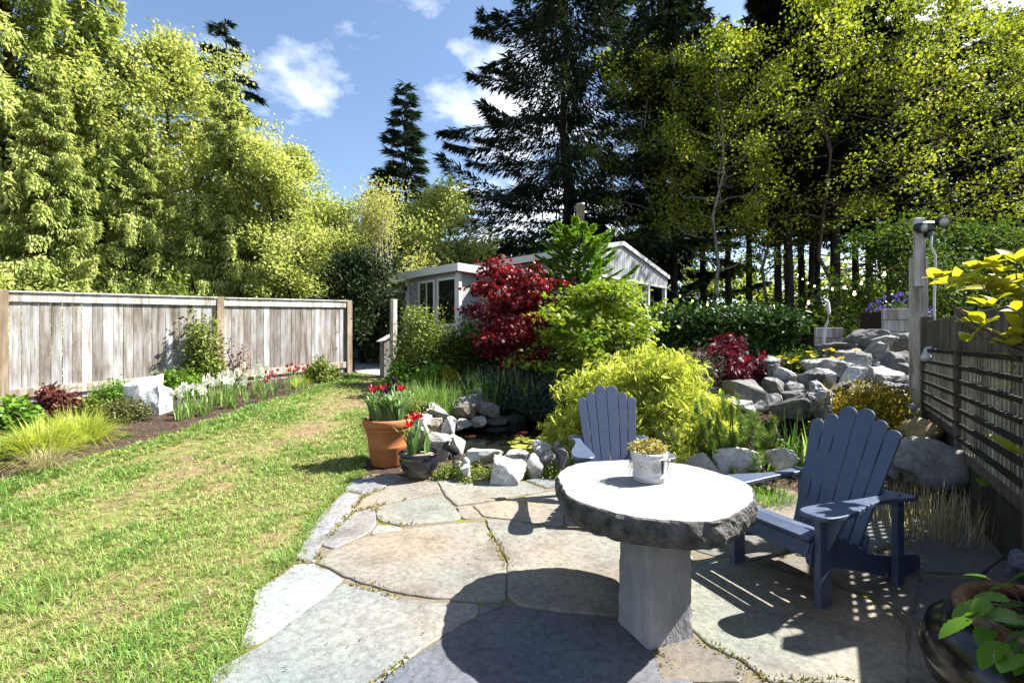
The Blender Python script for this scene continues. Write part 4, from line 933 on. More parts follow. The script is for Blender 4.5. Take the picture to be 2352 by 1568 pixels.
rock('boulder', 'shorter white boulder leaning beside the tall white one', (338,882,381,950), None, (.82,.81,.80), 516, None, .3, False, .8, False)
for k, (px, py, Y, s) in enumerate([(1450,1000,5.4,60), (1540,1010,5.2,70), (1610,960,5.6,60), (1690,1060,4.75,90), (1600,1070,4.8,80), (1790,1050,4.7,60)]):
    rock('rock', 'rock half buried under the golden lace maple and mugo pine', (px-s/2, py-s*.4, px+s/2, py+s*.2), Y, pal if k % 2 else mid, 520+k, 'rocks under the golden lace maple', .5)

# ---------------------------------------------------------------- pond
m = MB(); k = 72
m.add([(math.cos(2*math.pi*i/k)*PR[0]*1.12, math.sin(2*math.pi*i/k)*PR[1]*1.10, 0) for i in range(k)] + [(math.cos(2*math.pi*i/k)*PR[0]*1.0, math.sin(2*math.pi*i/k)*PR[1]*1.0, -.25) for i in range(k)],
      [tuple(range(k)), tuple(range(k, 2*k))[::-1]] + [(i, k+i, k+(i+1) % k, (i+1) % k) for i in range(k)])
struct('pond_water', m.mesh('pond_water', MAT['water']), loc=(PC[0], PC[1], .02))
MAT['pad'] = simple('lily_pad', (.30,.34,.03), (.45,.45,.06), 12, .5)
MAT['fish'] = simple('goldfish_skin', (.65,.10,.03), (.75,.22,.06), 9, .35)
rp = random.Random(21)
for px, py, s in [(1200,1008,.13),(1222,1014,.15),(1248,1006,.12),(1195,1026,.14),(1232,1028,.15),(1262,1020,.13),(1214,1040,.12),(1290,1000,.12),(1302,1010,.13),(1180,1016,.10),(1060,968,.09),(1120,966,.09),(1165,963,.08)]:
    p = gp(px, py, .02); a0 = rp.uniform(0, 6); mm = MB(); n = 16
    mm.prism([(s*math.cos(a0 + .2 + i*5.9/n)*rp.uniform(.93,1.04), s*math.sin(a0 + .2 + i*5.9/n)*.95) for i in range(n+1)] + [(0, 0)], .003, .009)
    tag(obj('lily_pad', mm.mesh('lily_pad', MAT['pad']), None, (p.x, p.y, .022)), 'yellow green lily pad floating on the dark pond', 'lily pad', 'lily pads on the pond')
for px, py, a in [(1085,1002,.3), (1205,993,.1), (1190,1001,2.9)]:
    p = gp(px, py, .02); mm = MB(); mm.tube([(-.11,0,0),(-.09,0,.002),(-.03,0,.004),(.04,0,.004),(.08,0,.002),(.10,0,0)], [.004,.018,.030,.028,.016,.004], 10)
    mm.v = [(x*.62, y*.62, z*.62) for x, y, z in mm.v]; g = thing('goldfish', 'orange goldfish at the surface of the dark pond', 'fish', (p.x, p.y, .022), a, 'goldfish in the pond'); obj('body', mm.mesh('body', MAT['fish'], True), g)
    mm = MB(); mm.prism([(-.06,0),(-.10,.025),(-.085,0),(-.10,-.025)], -.002, .004); obj('tail', mm.mesh('tail', MAT['fish']), g)

# ---------------------------------------------------------------- garden shrubs
def bladeclump(seed, n, h, rad, W, lean=.35, bend=.4, hj=.3):
    r_ = rng(seed); a = r_.uniform(0, 6.283, n); q = rad*np.sqrt(r_.random(n)); P = np.stack([np.cos(a)*q, np.sin(a)*q, np.full(n, -.01)], -1)
    a2 = a + r_.normal(0, .8, n); tl = lean*r_.random(n)*(0.4 + q/rad); D = np.stack([np.cos(a2)*np.sin(tl), np.sin(a2)*np.sin(tl), np.cos(tl)], -1)
    fo = Fol(); fo.blade(P, D, h*(1 + r_.uniform(-hj, hj*.5, n)), W*r_.uniform(.7, 1.2, n), bend*r_.random(n), np.clip(r_.normal(.5, .24, n), 0, 1)); return None, fo
red = broadleaf(201, 2.55, 1.05, 6800, .075, 1, .26, 26, .11, .05, stems=2, kind=(5, 1.1, .34, .3), sub=5, up=.8, rise=.55, droop=.25, flat=.45, prof=lambda t: .55 + .45*math.sin(math.pi*(.15 + .8*t)))
plant('red_maple', 'red leaved maple tree in front of the white house', 'tree', gl(1156, 9.6), red, 'red', 'bark_brown', None, 'crown', 'trunk')
plant('lime_maple', 'lime green maple with layered leaves between red maple and hedge', 'tree', gl(1372, 8.7), broadleaf(202, 2.4, 1.2, 13500, .07, 1, .08, 54, .13, .06, stems=3, kind=(5, 1.1, .36, .2), sub=4, up=1.3, rise=.2, flat=.30), 'lime_maple', 'bark_brown', None, 'crown', 'trunk')
plant('fir_sapling', 'fresh green young fir below the steel chimney flue', 'tree', gl(1332, 10.6), conifer(203, 3.55, 1.3, 30000, .10, .04, .3, 90, -.1, .15, .30, .07, .1, 1.0), 'fresh', 'bark_dark', None, 'crown', 'trunk')
plant('climbing_shrub', 'yellow green climbing shrub beside the gate post', 'shrub', gl(972, 10.4), shrub(204, .62, .5, 2.05, 9000, .06, .65, 90, .13, z0=.06), 'shrub', 'bark_brown')
plant('dark_shrub', 'dark green shrub directly behind the red maple trunk', 'shrub', gl(1150, 11.0), shrub(2051, .95, .4, 1.85, 8000, .07, .6, 80, .15, z0=.06), 'holly', 'bark_brown')
plant('dark_shrub', 'dark green shrub between the red and lime maples', 'shrub', gl(1262, 10.6), shrub(2052, .7, .4, 1.7, 6000, .07, .6, 70, .15, z0=.06), 'holly', 'bark_brown')
plant('dark_shrub', 'dark green shrub between the climbing shrub and the red maple', 'shrub', gl(1052, 10.5), shrub(205, .55, .5, 1.75, 7000, .06, .6, 70, .14, z0=.06), 'understory', 'bark_brown')
gold = shrub(206, 1.02, .85, 1.48, 15500, .088, 1, 130, .12, (4, 1.0, .13, .75), up=.35, droop=.9, z0=.05, shell=.62)
plant('lace_maple', 'golden weeping lace leaf maple mounded behind the chairs', 'tree', gl(1478, 5.95), gold, 'gold_lace', 'bark_brown', None, 'crown', 'branches')
plant('lace_maple', 'smaller golden lace leaf maple branch trailing over the pond edge', 'tree', gl(1585, 5.35), shrub(207, .62, .5, .74, 5000, .085, 1, 60, .09, (4, 1.0, .13, .75), up=.35, droop=.9, z0=.05), 'gold_lace', 'bark_brown', None, 'crown', 'branches')
plant('crimson_maple', 'low crimson lace leaf maple below the hedge', 'tree', gl(1662, 7.6), shrub(208, 1.1, .6, 1.32, 6200, .10, 1, 60, .11, (6, 1.0, .2, .45), up=.5, droop=.6, z0=.45), 'crimson', 'bark_brown', None, 'crown', 'branches')
plant('blue_pine', 'bluish dwarf pine between the golden and crimson lace maples', 'shrub', gl(1590, 7.0), shrub(209, .42, .4, 1.25, 9000, .07, .09, 60, .11, z0=.3, up=.1), 'bluepine', 'bark_brown')
r_ = rng(210); hl = gl(1640, 9.3); cs = np.stack([r_.uniform(-1.35, 1.3, 260), r_.uniform(-.5, .5, 260), r_.uniform(.05, 1.70, 260)], -1); top = r_.random(260) < .3; cs[top, 2] = 1.68 + r_.normal(0, .05, top.sum()); fr = r_.random(260) < .45; cs[fr, 1] = -.5
fo = Fol(); clump_leaves(fo, r_, cs, 15000, .12, .105, .48, up=.5); mm = MB()
for c in cs[::8]: mm.tube(path_pts((c[0]*.9, c[1]*.3, -.03), c, r_, .03, 4), [.015, .012, .008, .004], 4)
plant('laurel_hedge', 'clipped glossy dark green laurel hedge in front of the forest', 'hedge', hl, (mm, fo), 'hedge')
# mugo pine: twisted stems with needle tufts
r_ = rng(211); mm = MB(); fo = Fol(); tips = []
for k in range(15):
    a = r_.uniform(0, 6.28); l = r_.uniform(.18, .52); e = np.array([math.cos(a)*l, math.sin(a)*l*.7, r_.uniform(.22, .62)]); p = path_pts((0,0,-.02), e, r_, .09, 6); mm.tube(p, list(np.linspace(.022, .008, 6)), 6)
    for q in range(4): tips.append(e + r_.normal(0, .07, 3)*np.array([1, 1, .8]))
tips = np.array(tips); n = 9500; k = r_.integers(0, len(tips), n); sgn = unit(sph(r_, n) + np.array([0, 0, .7])); ax = r_.uniform(-.05, .05, n)[:, None]*np.array([[.2, .2, 1]])
fo.leaf(tips[k] + ax, sgn, sph(r_, n), r_.uniform(.05, .095, n), .0042, np.clip(r_.normal(.5, .25, n), 0, 1))
plant('mugo_pine', 'small twisted mugo pine with needle tufts behind the stone table', 'shrub', gl(1740, 4.85), (mm, fo), 'pine', 'bark_brown')
mp2 = plant('mugo_pine', 'upright little pine shoot at the edge of the golden lace maple', 'shrub', gl(1655, 5.0), (mm, fo), 'pine', 'bark_brown'); mp2.scale = (.62, .62, 1.25); mp2.rotation_euler.z = 2.1
plant('spirea', 'rounded golden spirea bush with orange tips in front of the waterfall', 'shrub', gl(1985, 5.75), shrub(213, .54, .45, 1.0, 12000, .038, .6, 90, .075, z0=.25), 'spirea', 'bark_brown')
JG = 'low dark junipers behind the pond'
for k, (px, Y, rx, h) in enumerate([(1195, 8.75, .75, .62), (1285, 8.3, .75, .62), (1120, 9.3, .6, .55), (1300, 9.3, .7, .75), (1235, 9.6, .8, .7)]):
    plant('juniper', 'low dark bluish juniper spreading behind the pond', 'shrub', gl(px, Y, False), shrub(215+k, rx, .5, h, 6500, .07, .28, 60, .10, z0=.12, up=.4), 'juniper', 'bark_dark', JG)
plant('dwarf_conifer', 'small yellow green dwarf conifer beside the terracotta pot', 'shrub', gl(938, 6.9), shrub(222, .24, .22, .62, 3200, .045, .3, 30, .06, z0=.05), 'shrub', 'bark_brown')
IG = 'iris and grass clumps behind the pond'
for k, (px, Y, n, h, rad, W, leaf, lab) in enumerate([(955, 7.4, 300, .78, .28, .013, 'iris', 'tall grassy clump beside the worn path'), (1005, 7.8, 300, .72, .28, .013, 'iris', 'tall grassy clump between path clump and pond boulder'), (1045, 8.3, 60, .5, .2, .03, 'iris', 'broad bladed iris clump behind the large pond boulder'), (1090, 8.9, 170, .78, .3, .016, 'iris', 'grassy clump at the foot of the red maple'), (1155, 8.7, 130, .8, .3, .018, 'iris', 'arching grass clump in front of the red maple trunk'), (1215, 8.5, 70, .8, .26, .03, 'iris', 'broad iris fan in front of the lime maple'), (1120, 8.6, 130, .62, .26, .014, 'iris', 'short grass clump among the junipers'), (1010, 9.3, 90, .5, .4, .018, 'fresh', 'pale leafy clump below the climbing shrub'), (1760, 5.2, 40, .66, .18, .036, 'iris', 'broad bladed iris clump beside the mugo pine'), (1820, 5.35, 50, .7, .2, .036, 'iris', 'broad bladed iris clump below the dark waterfall rock'), (1868, 5.3, 30, .62, .14, .036, 'iris', 'iris clump next to the golden spirea')]):
    plant('iris_clump' if W > .02 else 'grass_clump', lab, 'plant', gl(px, Y, False), bladeclump(230+k, n, h, rad, W, .5, .7), leaf, group=IG, fol='blades')
plant('small_shrub', 'small orange tinged shrub at the foot of the dark shrub', 'shrub', gl(1035, 9.5), shrub(245, .22, .2, .55, 2200, .045, .6, 26, .07), 'spirea')
plant('leafy_clump', 'pale round leaved clump at the foot of the gate post', 'plant', gl(925, 10.0), shrub(246, .35, .3, .55, 1800, .08, .8, 26, .09), 'fresh')
plant('leafy_clump', 'bright leafy clump between gate post clump and orange tinged shrub', 'plant', gl(995, 9.8), shrub(247, .4, .3, .5, 1900, .09, .8, 26, .1), 'fresh')
# yellow poppies
pf = gl(1842, 7.3); t = plant('poppy_clump', 'leafy clump dotted with yellow flowers beside the waterfall rocks', 'plant', pf, shrub(248, .5, .35, 1.1, 6500, .07, .4, 60, .1, z0=.5), 'understory')
r_ = rng(249); fo = Fol(); q = np.arange(6)*1.047; fo.leaf(np.zeros((6, 3)), np.stack([np.cos(q), np.sin(q)*.9, np.full(6, .35)], -1), np.tile([0, -.3, 1.], (6, 1)), .055, .05, r_.random(6)); pm = fo.mesh('flower', MAT['petal_yellow'])
for k in range(30):
    c = (r_.normal(.05, .26), r_.normal(-.28, .12), r_.uniform(.7, 1.15)); obj('flower', pm, t, c, (r_.normal(0, .3), r_.normal(0, .3), r_.uniform(0, 6)))
    sm = MB(); sm.tube([(c[0]*.5, c[1]*.5, .3), (c[0], c[1], c[2])], .004, 4); obj('stem', sm.mesh('stem', MAT['stem']), t)
# violet flowers and planters
pv = at(2062, 735, 8.6); z0_ = float(gz(pv.x, pv.y))
t = plant('violet_shrub', 'violet flowered shrub above the pale plank planter', 'shrub', (pv.x, pv.y, z0_), shrub(251, .55, .4, 2.25 - z0_, 5000, .06, .5, 50, .1, z0=.6), 'understory')
fo = Fol(); r_ = rng(252); n = 420; u = sph(r_, n); ctr = u*np.array([.5, .38, .42]) + np.array([-.08, -.1, 1.75 - z0_ + .2]); fo.leaf(ctr, sph(r_, n), sph(r_, n), .05, .04, r_.random(n)); obj('blossom', fo.mesh('blossom', MAT['petal_violet']), t)['kind'] = 'stuff'
def planter(px0, px1, py0, Y, nb, lab, rz):
    a = at((px0+px1)/2, py0, Y); z = float(gz(a.x, Y)); W = (px1-px0)/F*Y; t = thing('planter_box', lab, 'planter', (a.x, Y, z), rz); h = (a.z - z)/nb
    for k in range(nb):
        mm = MB(); mm.box(-W/2, W/2, -.03, .012, k*h + .004, (k+1)*h - .004); obj('plank', mm.mesh('plank', MAT['wood'], bevel=.004), t, col=jit((.46,.45,.43), .85, 1.1, rs))
    mm = MB(); mm.box(-W/2 + .01, W/2 - .01, .013, .6, 0, a.z - z - .05); obj('soil_core', mm.mesh('soil_core', MAT['soil']), t)
planter(2028, 2112, 708, 8.0, 8, 'tall pale plank planter beside the lattice fence', -.1)
planter(1868, 1936, 752, 8.6, 6, 'low grey plank planter behind the waterfall rocks', .1)
a = at(1895, 690, 8.3); z = float(gz(a.x, 8.3)); mm = MB(); mm.tube([(.02,.05,a.z-z+.02),(.05,0,a.z-z-.03),(.06,-.02,a.z-z-.2),(.02,-.03,a.z-z-.38),(-.05,-.05,a.z-z-.52),(-.08,-.05,.4),(-.08,0,0)], .026, 10)
tag(obj('drain_pipe', mm.mesh('drain_pipe', MAT['white_plastic'], True), None, (a.x, 8.3, z)), 'white flexible drain pipe curving behind the waterfall rocks', 'pipe')
# clipped stubble beside the chair
t = plant('stubble_clump', 'clump of dry cut stems behind the right hand chair', 'plant', gl(2135, 3.75), bladeclump(260, 420, .34, .42, .006, .45, .1), 'straw', fol='stems')
plant('grass_tuft', 'fine green grass tuft between the chairs', 'plant', gl(1755, 4.45), bladeclump(261, 500, .22, .24, .006, 1.1, .9), 'fresh', fol='blades')
GC = 'creeping plants at the front of the pond rocks'
for k, (px, Y, rx) in enumerate([(1028, 5.0, .13), (1095, 4.98, .22), (1150, 5.05, .16), (1215, 5.15, .15), (1060, 5.1, .15), (1265, 5.1, .10)]):
    plant('creeping_plant', 'low creeping green plant between the pond rocks and patio', 'plant', gl(px, Y), shrub(265+k, rx, rx*.7, .15, 1300, .022, .6, 26, .035, z0=.1, stem=False), 'shrub', group=GC)
plant('creeping_plant', 'dry straw coloured grass caught between the pond rocks', 'plant', Vector((at(985, 960, 6.5).x, 6.5, .18)), bladeclump(275, 160, .16, .1, .005, 1.3, .9), 'straw', fol='blades')

# ---------------------------------------------------------------- flower bed along the fence
plant('golden_sedge', 'big golden sedge tussock with dry straw at its foot', 'plant', gp(100, 1052), bladeclump(280, 900, .58, .13, .0075, 1.15, .75), 'lime_grass', fol='blades')
plant('golden_sedge', 'lime green sedge tussock behind the big golden one', 'plant', gp(185, 1010), bladeclump(281, 900, .50, .2, .007, 1.15, .9), 'lime_grass', fol='blades')
plant('straw_tuft', 'flattened dry straw lying in front of the golden sedge', 'plant', gp(105, 1078), bladeclump(282, 420, .36, .12, .006, 1.5, .9), 'straw', fol='blades')
plant('green_tuft', 'dark green grass tuft at the outer edge of the bed', 'plant', gp(10, 1035), bladeclump(283, 500, .3, .16, .007, 1.1, .8), 'fresh', fol='blades')
plant('leafy_perennial', 'broad leaved green perennial at the foot of the outer fence panel', 'plant', gp(15, 990), shrub(284, .3, .25, .36, 700, .13, .5, 24, .06, stem=False), 'fresh')
plant('peony', 'dark red leaved peony in front of the fence', 'plant', gp(128, 962), shrub(285, .21, .2, .46, 620, .10, .35, 34, .05, z0=.35), 'redleaf', 'bark_brown')
SG = 'shrubs in the flower bed'
for k, (px, py, rx, h, n, leaf, L, lab) in enumerate([(262, 938, .27, .46, 2600, 'fresh', .045, 'bright green shrub beside the white boulders'), (285, 962, .30, .27, 2800, 'bronze', .04, 'low bronze green shrub in front of the white boulders'), (408, 908, .42, .44, 3600, 'fresh', .05, 'broad bright green shrub behind the daffodils'), (740, 874, .34, .52, 2600, 'shrub', .06, 'pale green shrub near the far end of the fence'), (225, 945, .2, .22, 900, 'shrub', .06, 'small leafy plant under the bottom rail beside the white boulders')]):
    plant('bed_shrub', lab, 'shrub', gp(px, py), shrub(290+k, rx, rx*.8, h, n, L, .55, 44, .06, z0=.12), leaf, group=SG)
g = gp(470, 868); g.z += 0
plant('climbing_plant', 'green climbing plant growing up beside the middle fence post', 'plant', Vector((-6.15, 9.35, float(gz(-6.15, 9.35)))), shrub(298, .30, .16, 1.55, 3600, .075, .5, 60, .10, z0=.05), 'shrub')
plant('climbing_rose', 'thin reddish stems with sparse dark leaves beside the middle fence post', 'plant', Vector((-5.72, 9.6, float(gz(-5.72, 9.6)))), shrub(299, .34, .2, 1.15, 420, .06, .6, 26, .10, z0=.1), 'redleaf')
def flower(seed, leafmat_, petal, h, nl, kind):
    r_ = rng(seed); a = bladeclump(seed+1, nl, h*.85, .035, .014, .35, .5)[1]; st = MB(); top = np.array([r_.normal(0, .03), r_.normal(0, .03), h]); st.tube(path_pts((0,0,-.01), top, r_, .01, 5), .0045, 5); fo = Fol()
    if kind == 'daffodil':
        f = unit(np.array([r_.normal(0, .4), -1, .15])); s = unit(np.cross(f, [0, 0, 1.])); u = np.cross(s, f)
        for k in range(6):
            d = s*math.cos(k*1.047) + u*math.sin(k*1.047); fo.leaf(top[None], (d + f*.15)[None], f[None], .066, .046, np.array([.3 + .3*r_.random()]))
        for k in range(6):
            d = s*math.cos(k*1.047)*.4 + u*math.sin(k*1.047)*.4 + f; fo.leaf(top[None], d[None], (s*math.cos(k*1.047) + u*math.sin(k*1.047))[None], .03, .02, np.array([1.0]))
    else:
        for k in range(6):
            d = np.array([math.cos(k*1.047)*(.42 if k % 2 else .28), math.sin(k*1.047)*(.42 if k % 2 else .28), 1.]); fo.leaf(top[None], d[None], np.array([[math.cos(k*1.047), math.sin(k*1.047), .2]]), .085, .046, np.array([r_.random()]), .25, .4)
    return a.mesh('leaves', MAT[leafmat_]), st.mesh('stem', MAT['stem'], True), fo.mesh('flower', MAT[petal])
DV = [flower(700+k*3, 'iris', 'petal_white', .36 + .03*(k % 3), 9, 'daffodil') for k in range(5)]; TV = [flower(740+k*3, 'tulip_leaf', 'petal_pink', .32, 6, 'tulip') for k in range(3)]
def put_flower(V, loc, rz, s, name, lab, cat, grp):
    t = thing(name, lab, cat, loc, rz, grp); t.scale = (s, s, s)
    for nm, me in zip(('leaves', 'stem', 'flower'), V): obj(nm, me, t)
rd = random.Random(33)
for k in range(54):
    u = rd.random(); px = 412 + 195*u + rd.uniform(-10, 12); py = 962 - 52*u + rd.uniform(-34, 14)*(.5 + .5*u)
    put_flower(DV[k % 5], gp(px, py), rd.uniform(-.9, .9), rd.uniform(.9, 1.25), 'daffodil', 'white daffodil in the clump along the lawn edge', 'flower', 'white daffodils in the flower bed')
for k in range(22):
    px = 590 + 120*rd.random(); py = 915 - (px-590)*.16 + rd.uniform(-22, 6)
    put_flower(TV[k % 3], gp(px, py), rd.uniform(0, 6), rd.uniform(.9, 1.3), 'tulip', 'pink tulip beyond the daffodils in the flower bed', 'flower', 'pink tulips in the flower bed')
plant('golden_sedge', 'small lime sedge beyond the pink tulips', 'plant', gp(688, 888), bladeclump(760, 260, .3, .16, .008, 1.0, .7), 'lime_grass', fol='blades')
for k, (px, py) in enumerate([(380, 1000), (290, 1003), (505, 985), (160, 945)]):
    plant('seedling', 'small green seedling tuft in the bare mulch', 'plant', gp(px, py), bladeclump(770+k, 60, .09, .07, .007, 1.0, .6), 'fresh', group='seedlings in the mulch', fol='blades')
for k, (px, py) in enumerate([(378, 1042), (410, 1040), (238, 1062), (252, 1056), (292, 1052)]):
    p = gp(px, py); fo = Fol(); r_ = rng(780+k); n = 22; a = np.arange(n)*2.4; fo.leaf(np.zeros((n, 3)), np.stack([np.cos(a), np.sin(a), .2 + .5*r_.random(n)], -1), np.tile([0, 0, 1.], (n, 1)), .026, .009, r_.random(n))
    t = thing('dandelion', 'yellow dandelion in the grass beside the flower bed', 'flower', p, 0, 'dandelions at the lawn edge'); obj('flower', fo.mesh('flower', MAT['petal_yellow']), t, (0, 0, .07)); mm = MB(); mm.tube([(0,0,-.01),(0,0,.07)], .004, 5); obj('stem', mm.mesh('stem', MAT['stem']), t)

# ---------------------------------------------------------------- stone table
PZ = .029                                                     # top of the flagstones
tt = thing('stone_table', 'round rough edged stone table on a square granite pillar', 'table', (.76, 2.60, 0))
r_ = rng(800); n = 96; prof = [(-.006, 1.0), (-.018, 1.008), (-.05, 1.02), (-.085, 1.012), (-.12, .99), (-.132, .965)]
a = np.arange(n)*2*np.pi/n; base = .54*(1 + .022*np.sin(3*a+.6) + .02*np.sin(5*a+2) + .010*np.sin(9*a+1)); facet = np.round(a/.33)*.33; base *= np.cos(a-facet)**-.35
TZ = .70; mm = MB(); V = []
for zz, k in [(0.0, .985)] + prof:
    jit = r_.normal(0, .0 if zz == 0 else .003, n); rr = base*k + jit + .004*np.sin(31*a + zz*40)
    V += [(rr[i]*math.cos(a[i])*.98 + .02, rr[i]*math.sin(a[i])*1.02 + .05, TZ + zz + (r_.normal(0, .002) if zz < 0 else 0)) for i in range(n)]
R_ = len(prof)
mm.add(V, [(j*n+i, (j+1)*n+i, (j+1)*n+(i+1) % n, j*n+(i+1) % n) for j in range(R_) for i in range(n)], 1)
mm.f.append(tuple(range(n))); mm.m.append(0); mm.f.append(tuple(range(R_*n, (R_+1)*n))[::-1]); mm.m.append(1)
obj('tabletop', mm.mesh('tabletop', [MAT['slab_top'], MAT['slab_side']]), tt)
# pillar: subdivided block with slightly chipped corners
bm = bmesh.new(); bmesh.ops.create_cube(bm, size=1.0); bmesh.ops.subdivide_edges(bm, edges=bm.edges[:], cuts=11, use_grid_fill=True)
rr_ = random.Random(3)
for v in bm.verts:
    x, y, z = v.co; e = (abs(abs(x)-.5) < .01) + (abs(abs(y)-.5) < .01)
    k = 1 - (.02 + .03*rr_.random() if e == 2 else .008*rr_.random()); w_ = .245 + .018*(.5 - z)
    v.co = (x*w_*k, y*(w_+.01)*k, (z+.5)*(TZ-.13-PZ) + PZ - .005)
me = bpy.data.meshes.new('pillar'); bm.to_mesh(me); bm.free(); me.materials.append(MAT['pedestal'])
obj('pillar', me, tt, (-.03, -.19, 0), (0, 0, R(-68)))
# white pail of succulents on the table
pp = at(1493, 1104, 2.70); pl = thing('planter_pail', 'chipped white round planter pail on the stone table', 'pot', (pp.x, 2.72, TZ + .001), .2)
mm = MB(); mm.lathe([(0, 0), (.083, 0), (.09, .006), (.09, .022), (.095, .026), (.095, .036), (.09, .04), (.093, .05), (.098, .125), (.104, .13), (.104, .142), (.099, .146), (.104, .152), (.104, .164), (.096, .166), (.090, .14), (0, .14)], 48); obj('body', mm.mesh('body', MAT['white_pot'], True), pl)
mm = MB(); em = []
for i in range(29):
    q = i*2*math.pi/28; em.append((.024*math.cos(q), .024*math.sin(q)))
def onpot(u, v, out=.0):
    an = -1.62 + u/.096; rr = .0955 + (v+.085-.05)*.067 + out; return (rr*math.cos(an), rr*math.sin(an), .085 + v)
mm.tube([onpot(*p, .001) for p in em], .0032, 6)
for i in range(8):
    q = i*math.pi/4; mm.tube([onpot(.007*math.cos(q), .007*math.sin(q), .001), onpot(.018*math.cos(q), .018*math.sin(q), .001)], .0022, 5)
obj('emblem', mm.mesh('emblem', MAT['white_pot'], True), pl)
mm = MB(); mm.tube([onpot(.034, .05, .001), onpot(.036, .02, .001), onpot(.042, -.03, .0005)], [.006, .008, .005], 6); obj('chipped_paint', mm.mesh('chipped_paint', MAT['black']), pl)['label'] = 'dark streak where the white paint has chipped off'
for s in (-1, 1):
    mm = MB(); q = -.2 + (0 if s > 0 else math.pi); mm.tube([((.1 + k_)*math.cos(q + d), (.1 + k_)*math.sin(q + d), z) for d, k_, z in ((-.12, 0, .11), (-.1, .018, .115), (.1, .018, .115), (.12, 0, .11))], .005, 6); obj('handle', mm.mesh('handle', MAT['white_pot'], True), pl)
w_, fo = shrub(810, .088, .088, .085, 1500, .016, .6, 60, .014, z0=.15, stem=False, up=.3)
r_ = rng(811); n = 120; q = r_.uniform(0, 6.28, n); ed = np.stack([np.cos(q)*.105, np.sin(q)*.105, r_.uniform(-.06, .02, n)], -1); fo.leaf(ed[:60], sph(r_, 60), sph(r_, 60), .014, .009, r_.random(60))
t = thing('succulents', 'pink and yellow succulents filling the white pail', 'plant', (pp.x, 2.72, TZ + .142)); obj('rosettes', fo.mesh('rosettes', MAT['sedum']), t)
mm = MB()
for a0, dz in ((3.3, -.11), (5.6, -.10), (-.1, -.08), (2.6, -.09)): mm.tube([(.09*math.cos(a0), .09*math.sin(a0), .02), (.112*math.cos(a0), .112*math.sin(a0), .0), (.108*math.cos(a0), .108*math.sin(a0), dz*.6), (.122*math.cos(a0), .122*math.sin(a0), dz)], .0018, 4)
obj('trailing_stem', mm.mesh('trailing_stem', MAT['bark_brown']), t)

# ---------------------------------------------------------------- Adirondack chairs (front looks to local -y)
def chaikin(p, k=2):
    p = [Vector(q) for q in p]
    for _ in range(k): p = [q for i in range(len(p)) for q in (p[i].lerp(p[(i+1) % len(p)], .25), p[i].lerp(p[(i+1) % len(p)], .75))]
    return p
def chair(label, loc, rz):
    t = thing('garden_chair', label, 'chair', loc, rz, 'slatted garden chairs by the stone table')
    def P(name, m, bev=.004, loc=(0,0,0), rot=(0,0,0), parent=None): return obj(name, m.mesh(name, MAT['chair'], bevel=bev), parent or t, loc, rot)
    for s in (-1, 1):
        m = MB(); m.box(-.018, .018, -.05, .05, 0, .52); P('front_leg', m, .004, (s*.285, .0, 0))
        m = MB(); m.box(-.018, .018, -.035, .035, .0, .53); P('rear_post', m, .004, (s*.30, .665, 0))
        arm = chaikin([(.225,-.13), (.30,-.175), (.40,-.15), (.415,-.04), (.405,.10), (.36,.27), (.335,.42), (.345,.55), (.385,.66), (.375,.71), (.285,.725), (.275,.62), (.27,.45), (.262,.28), (.235,.08)])
        arm = [(p.x*s, p.y) for p in arm]; arm = arm if s > 0 else arm[::-1]
        m = MB(); m.prism(arm, 0, .026); P('arm', m, .004, (0, 0, .52))
        m = MB(); pr = [(.0, .0), (.10, .0), (.012, -.20), (.0, -.20)]
        m.add([(x, -.012, z) for x, z in pr] + [(x, .012, z) for x, z in pr], [(0,1,2,3), (7,6,5,4), (0,4,5,1), (1,5,6,2), (2,6,7,3), (3,7,4,0)]); P('arm_bracket', m, .002, (s*.304, .01, .518), (0, 0, 0 if s > 0 else math.pi))
        side = chaikin([(-.07,.33), (-.075,.24), (-.03,.20), (.25,.155), (.70,.0), (.94,.0), (.985,.03), (.975,.10), (.90,.12), (.55,.165), (.25,.29), (.05,.355), (-.04,.365)], 1)
        m = MB(); Mx = Matrix(((0,0,1,0), (1,0,0,0), (0,1,0,0), (0,0,0,1))); m.prism([(p.x, p.y) for p in side], -.016, .016, Mx); P('side_rail', m, .003, (s*.247, 0, 0))
    ys = [(-.085, .315, -62), (-.045, .372, -14), (.045, .368, 6), (.135, .342, 18), (.225, .306, 24), (.315, .264, 26), (.40, .222, 26)]
    for y, z, ang in ys:
        m = MB(); m.box(-.265, .265, -.041, .041, 0, .020); P('seat_slat', m, .005, (0, y, z), (R(-ang), 0, 0))
    lean = R(24); bx = [(-.178, .058, .084, .79, 4.9), (-.115, .058, .085, .84, 2.9), (-.0415, .078, .110, .905, .95), (.0415, .078, .110, .905, -.95), (.115, .058, .085, .84, -2.9), (.178, .058, .084, .79, -4.9)]
    for x, wb, wt, L, fan in bx:
        pts = [(-wb/2, 0), (wb/2, 0), (wt/2, L - wt*.45)] + [(wt/2*math.cos(q), L - wt*.45 + wt*.45*math.sin(q)) for q in np.linspace(.18, math.pi-.18, 11)] + [(-wt/2, L - wt*.45)]
        m = MB(); m.prism(pts, -.010, .010); M4 = Matrix.Rotation(R(90) - lean, 4, 'X') @ Matrix.Rotation(R(-fan*-1), 4, 'Z')
        o = P('back_slat', m, .004, (x, .43, .195)); o.rotation_euler = (Matrix.Rotation(R(90) - lean, 4, 'X') @ Matrix.Rotation(R(fan), 4, 'Z')).to_euler()
    for h, wd_, dy in ((.36, .335, .033), (.70, .24, .033), (.06, .235, .033)):
        m = MB(); m.box(-wd_, wd_, -.012, .012, -.04, .04); P('back_rail', m, .004, (0, .43 + math.sin(lean)*h + dy, .195 + math.cos(lean)*h), (-lean, 0, 0))
    return t
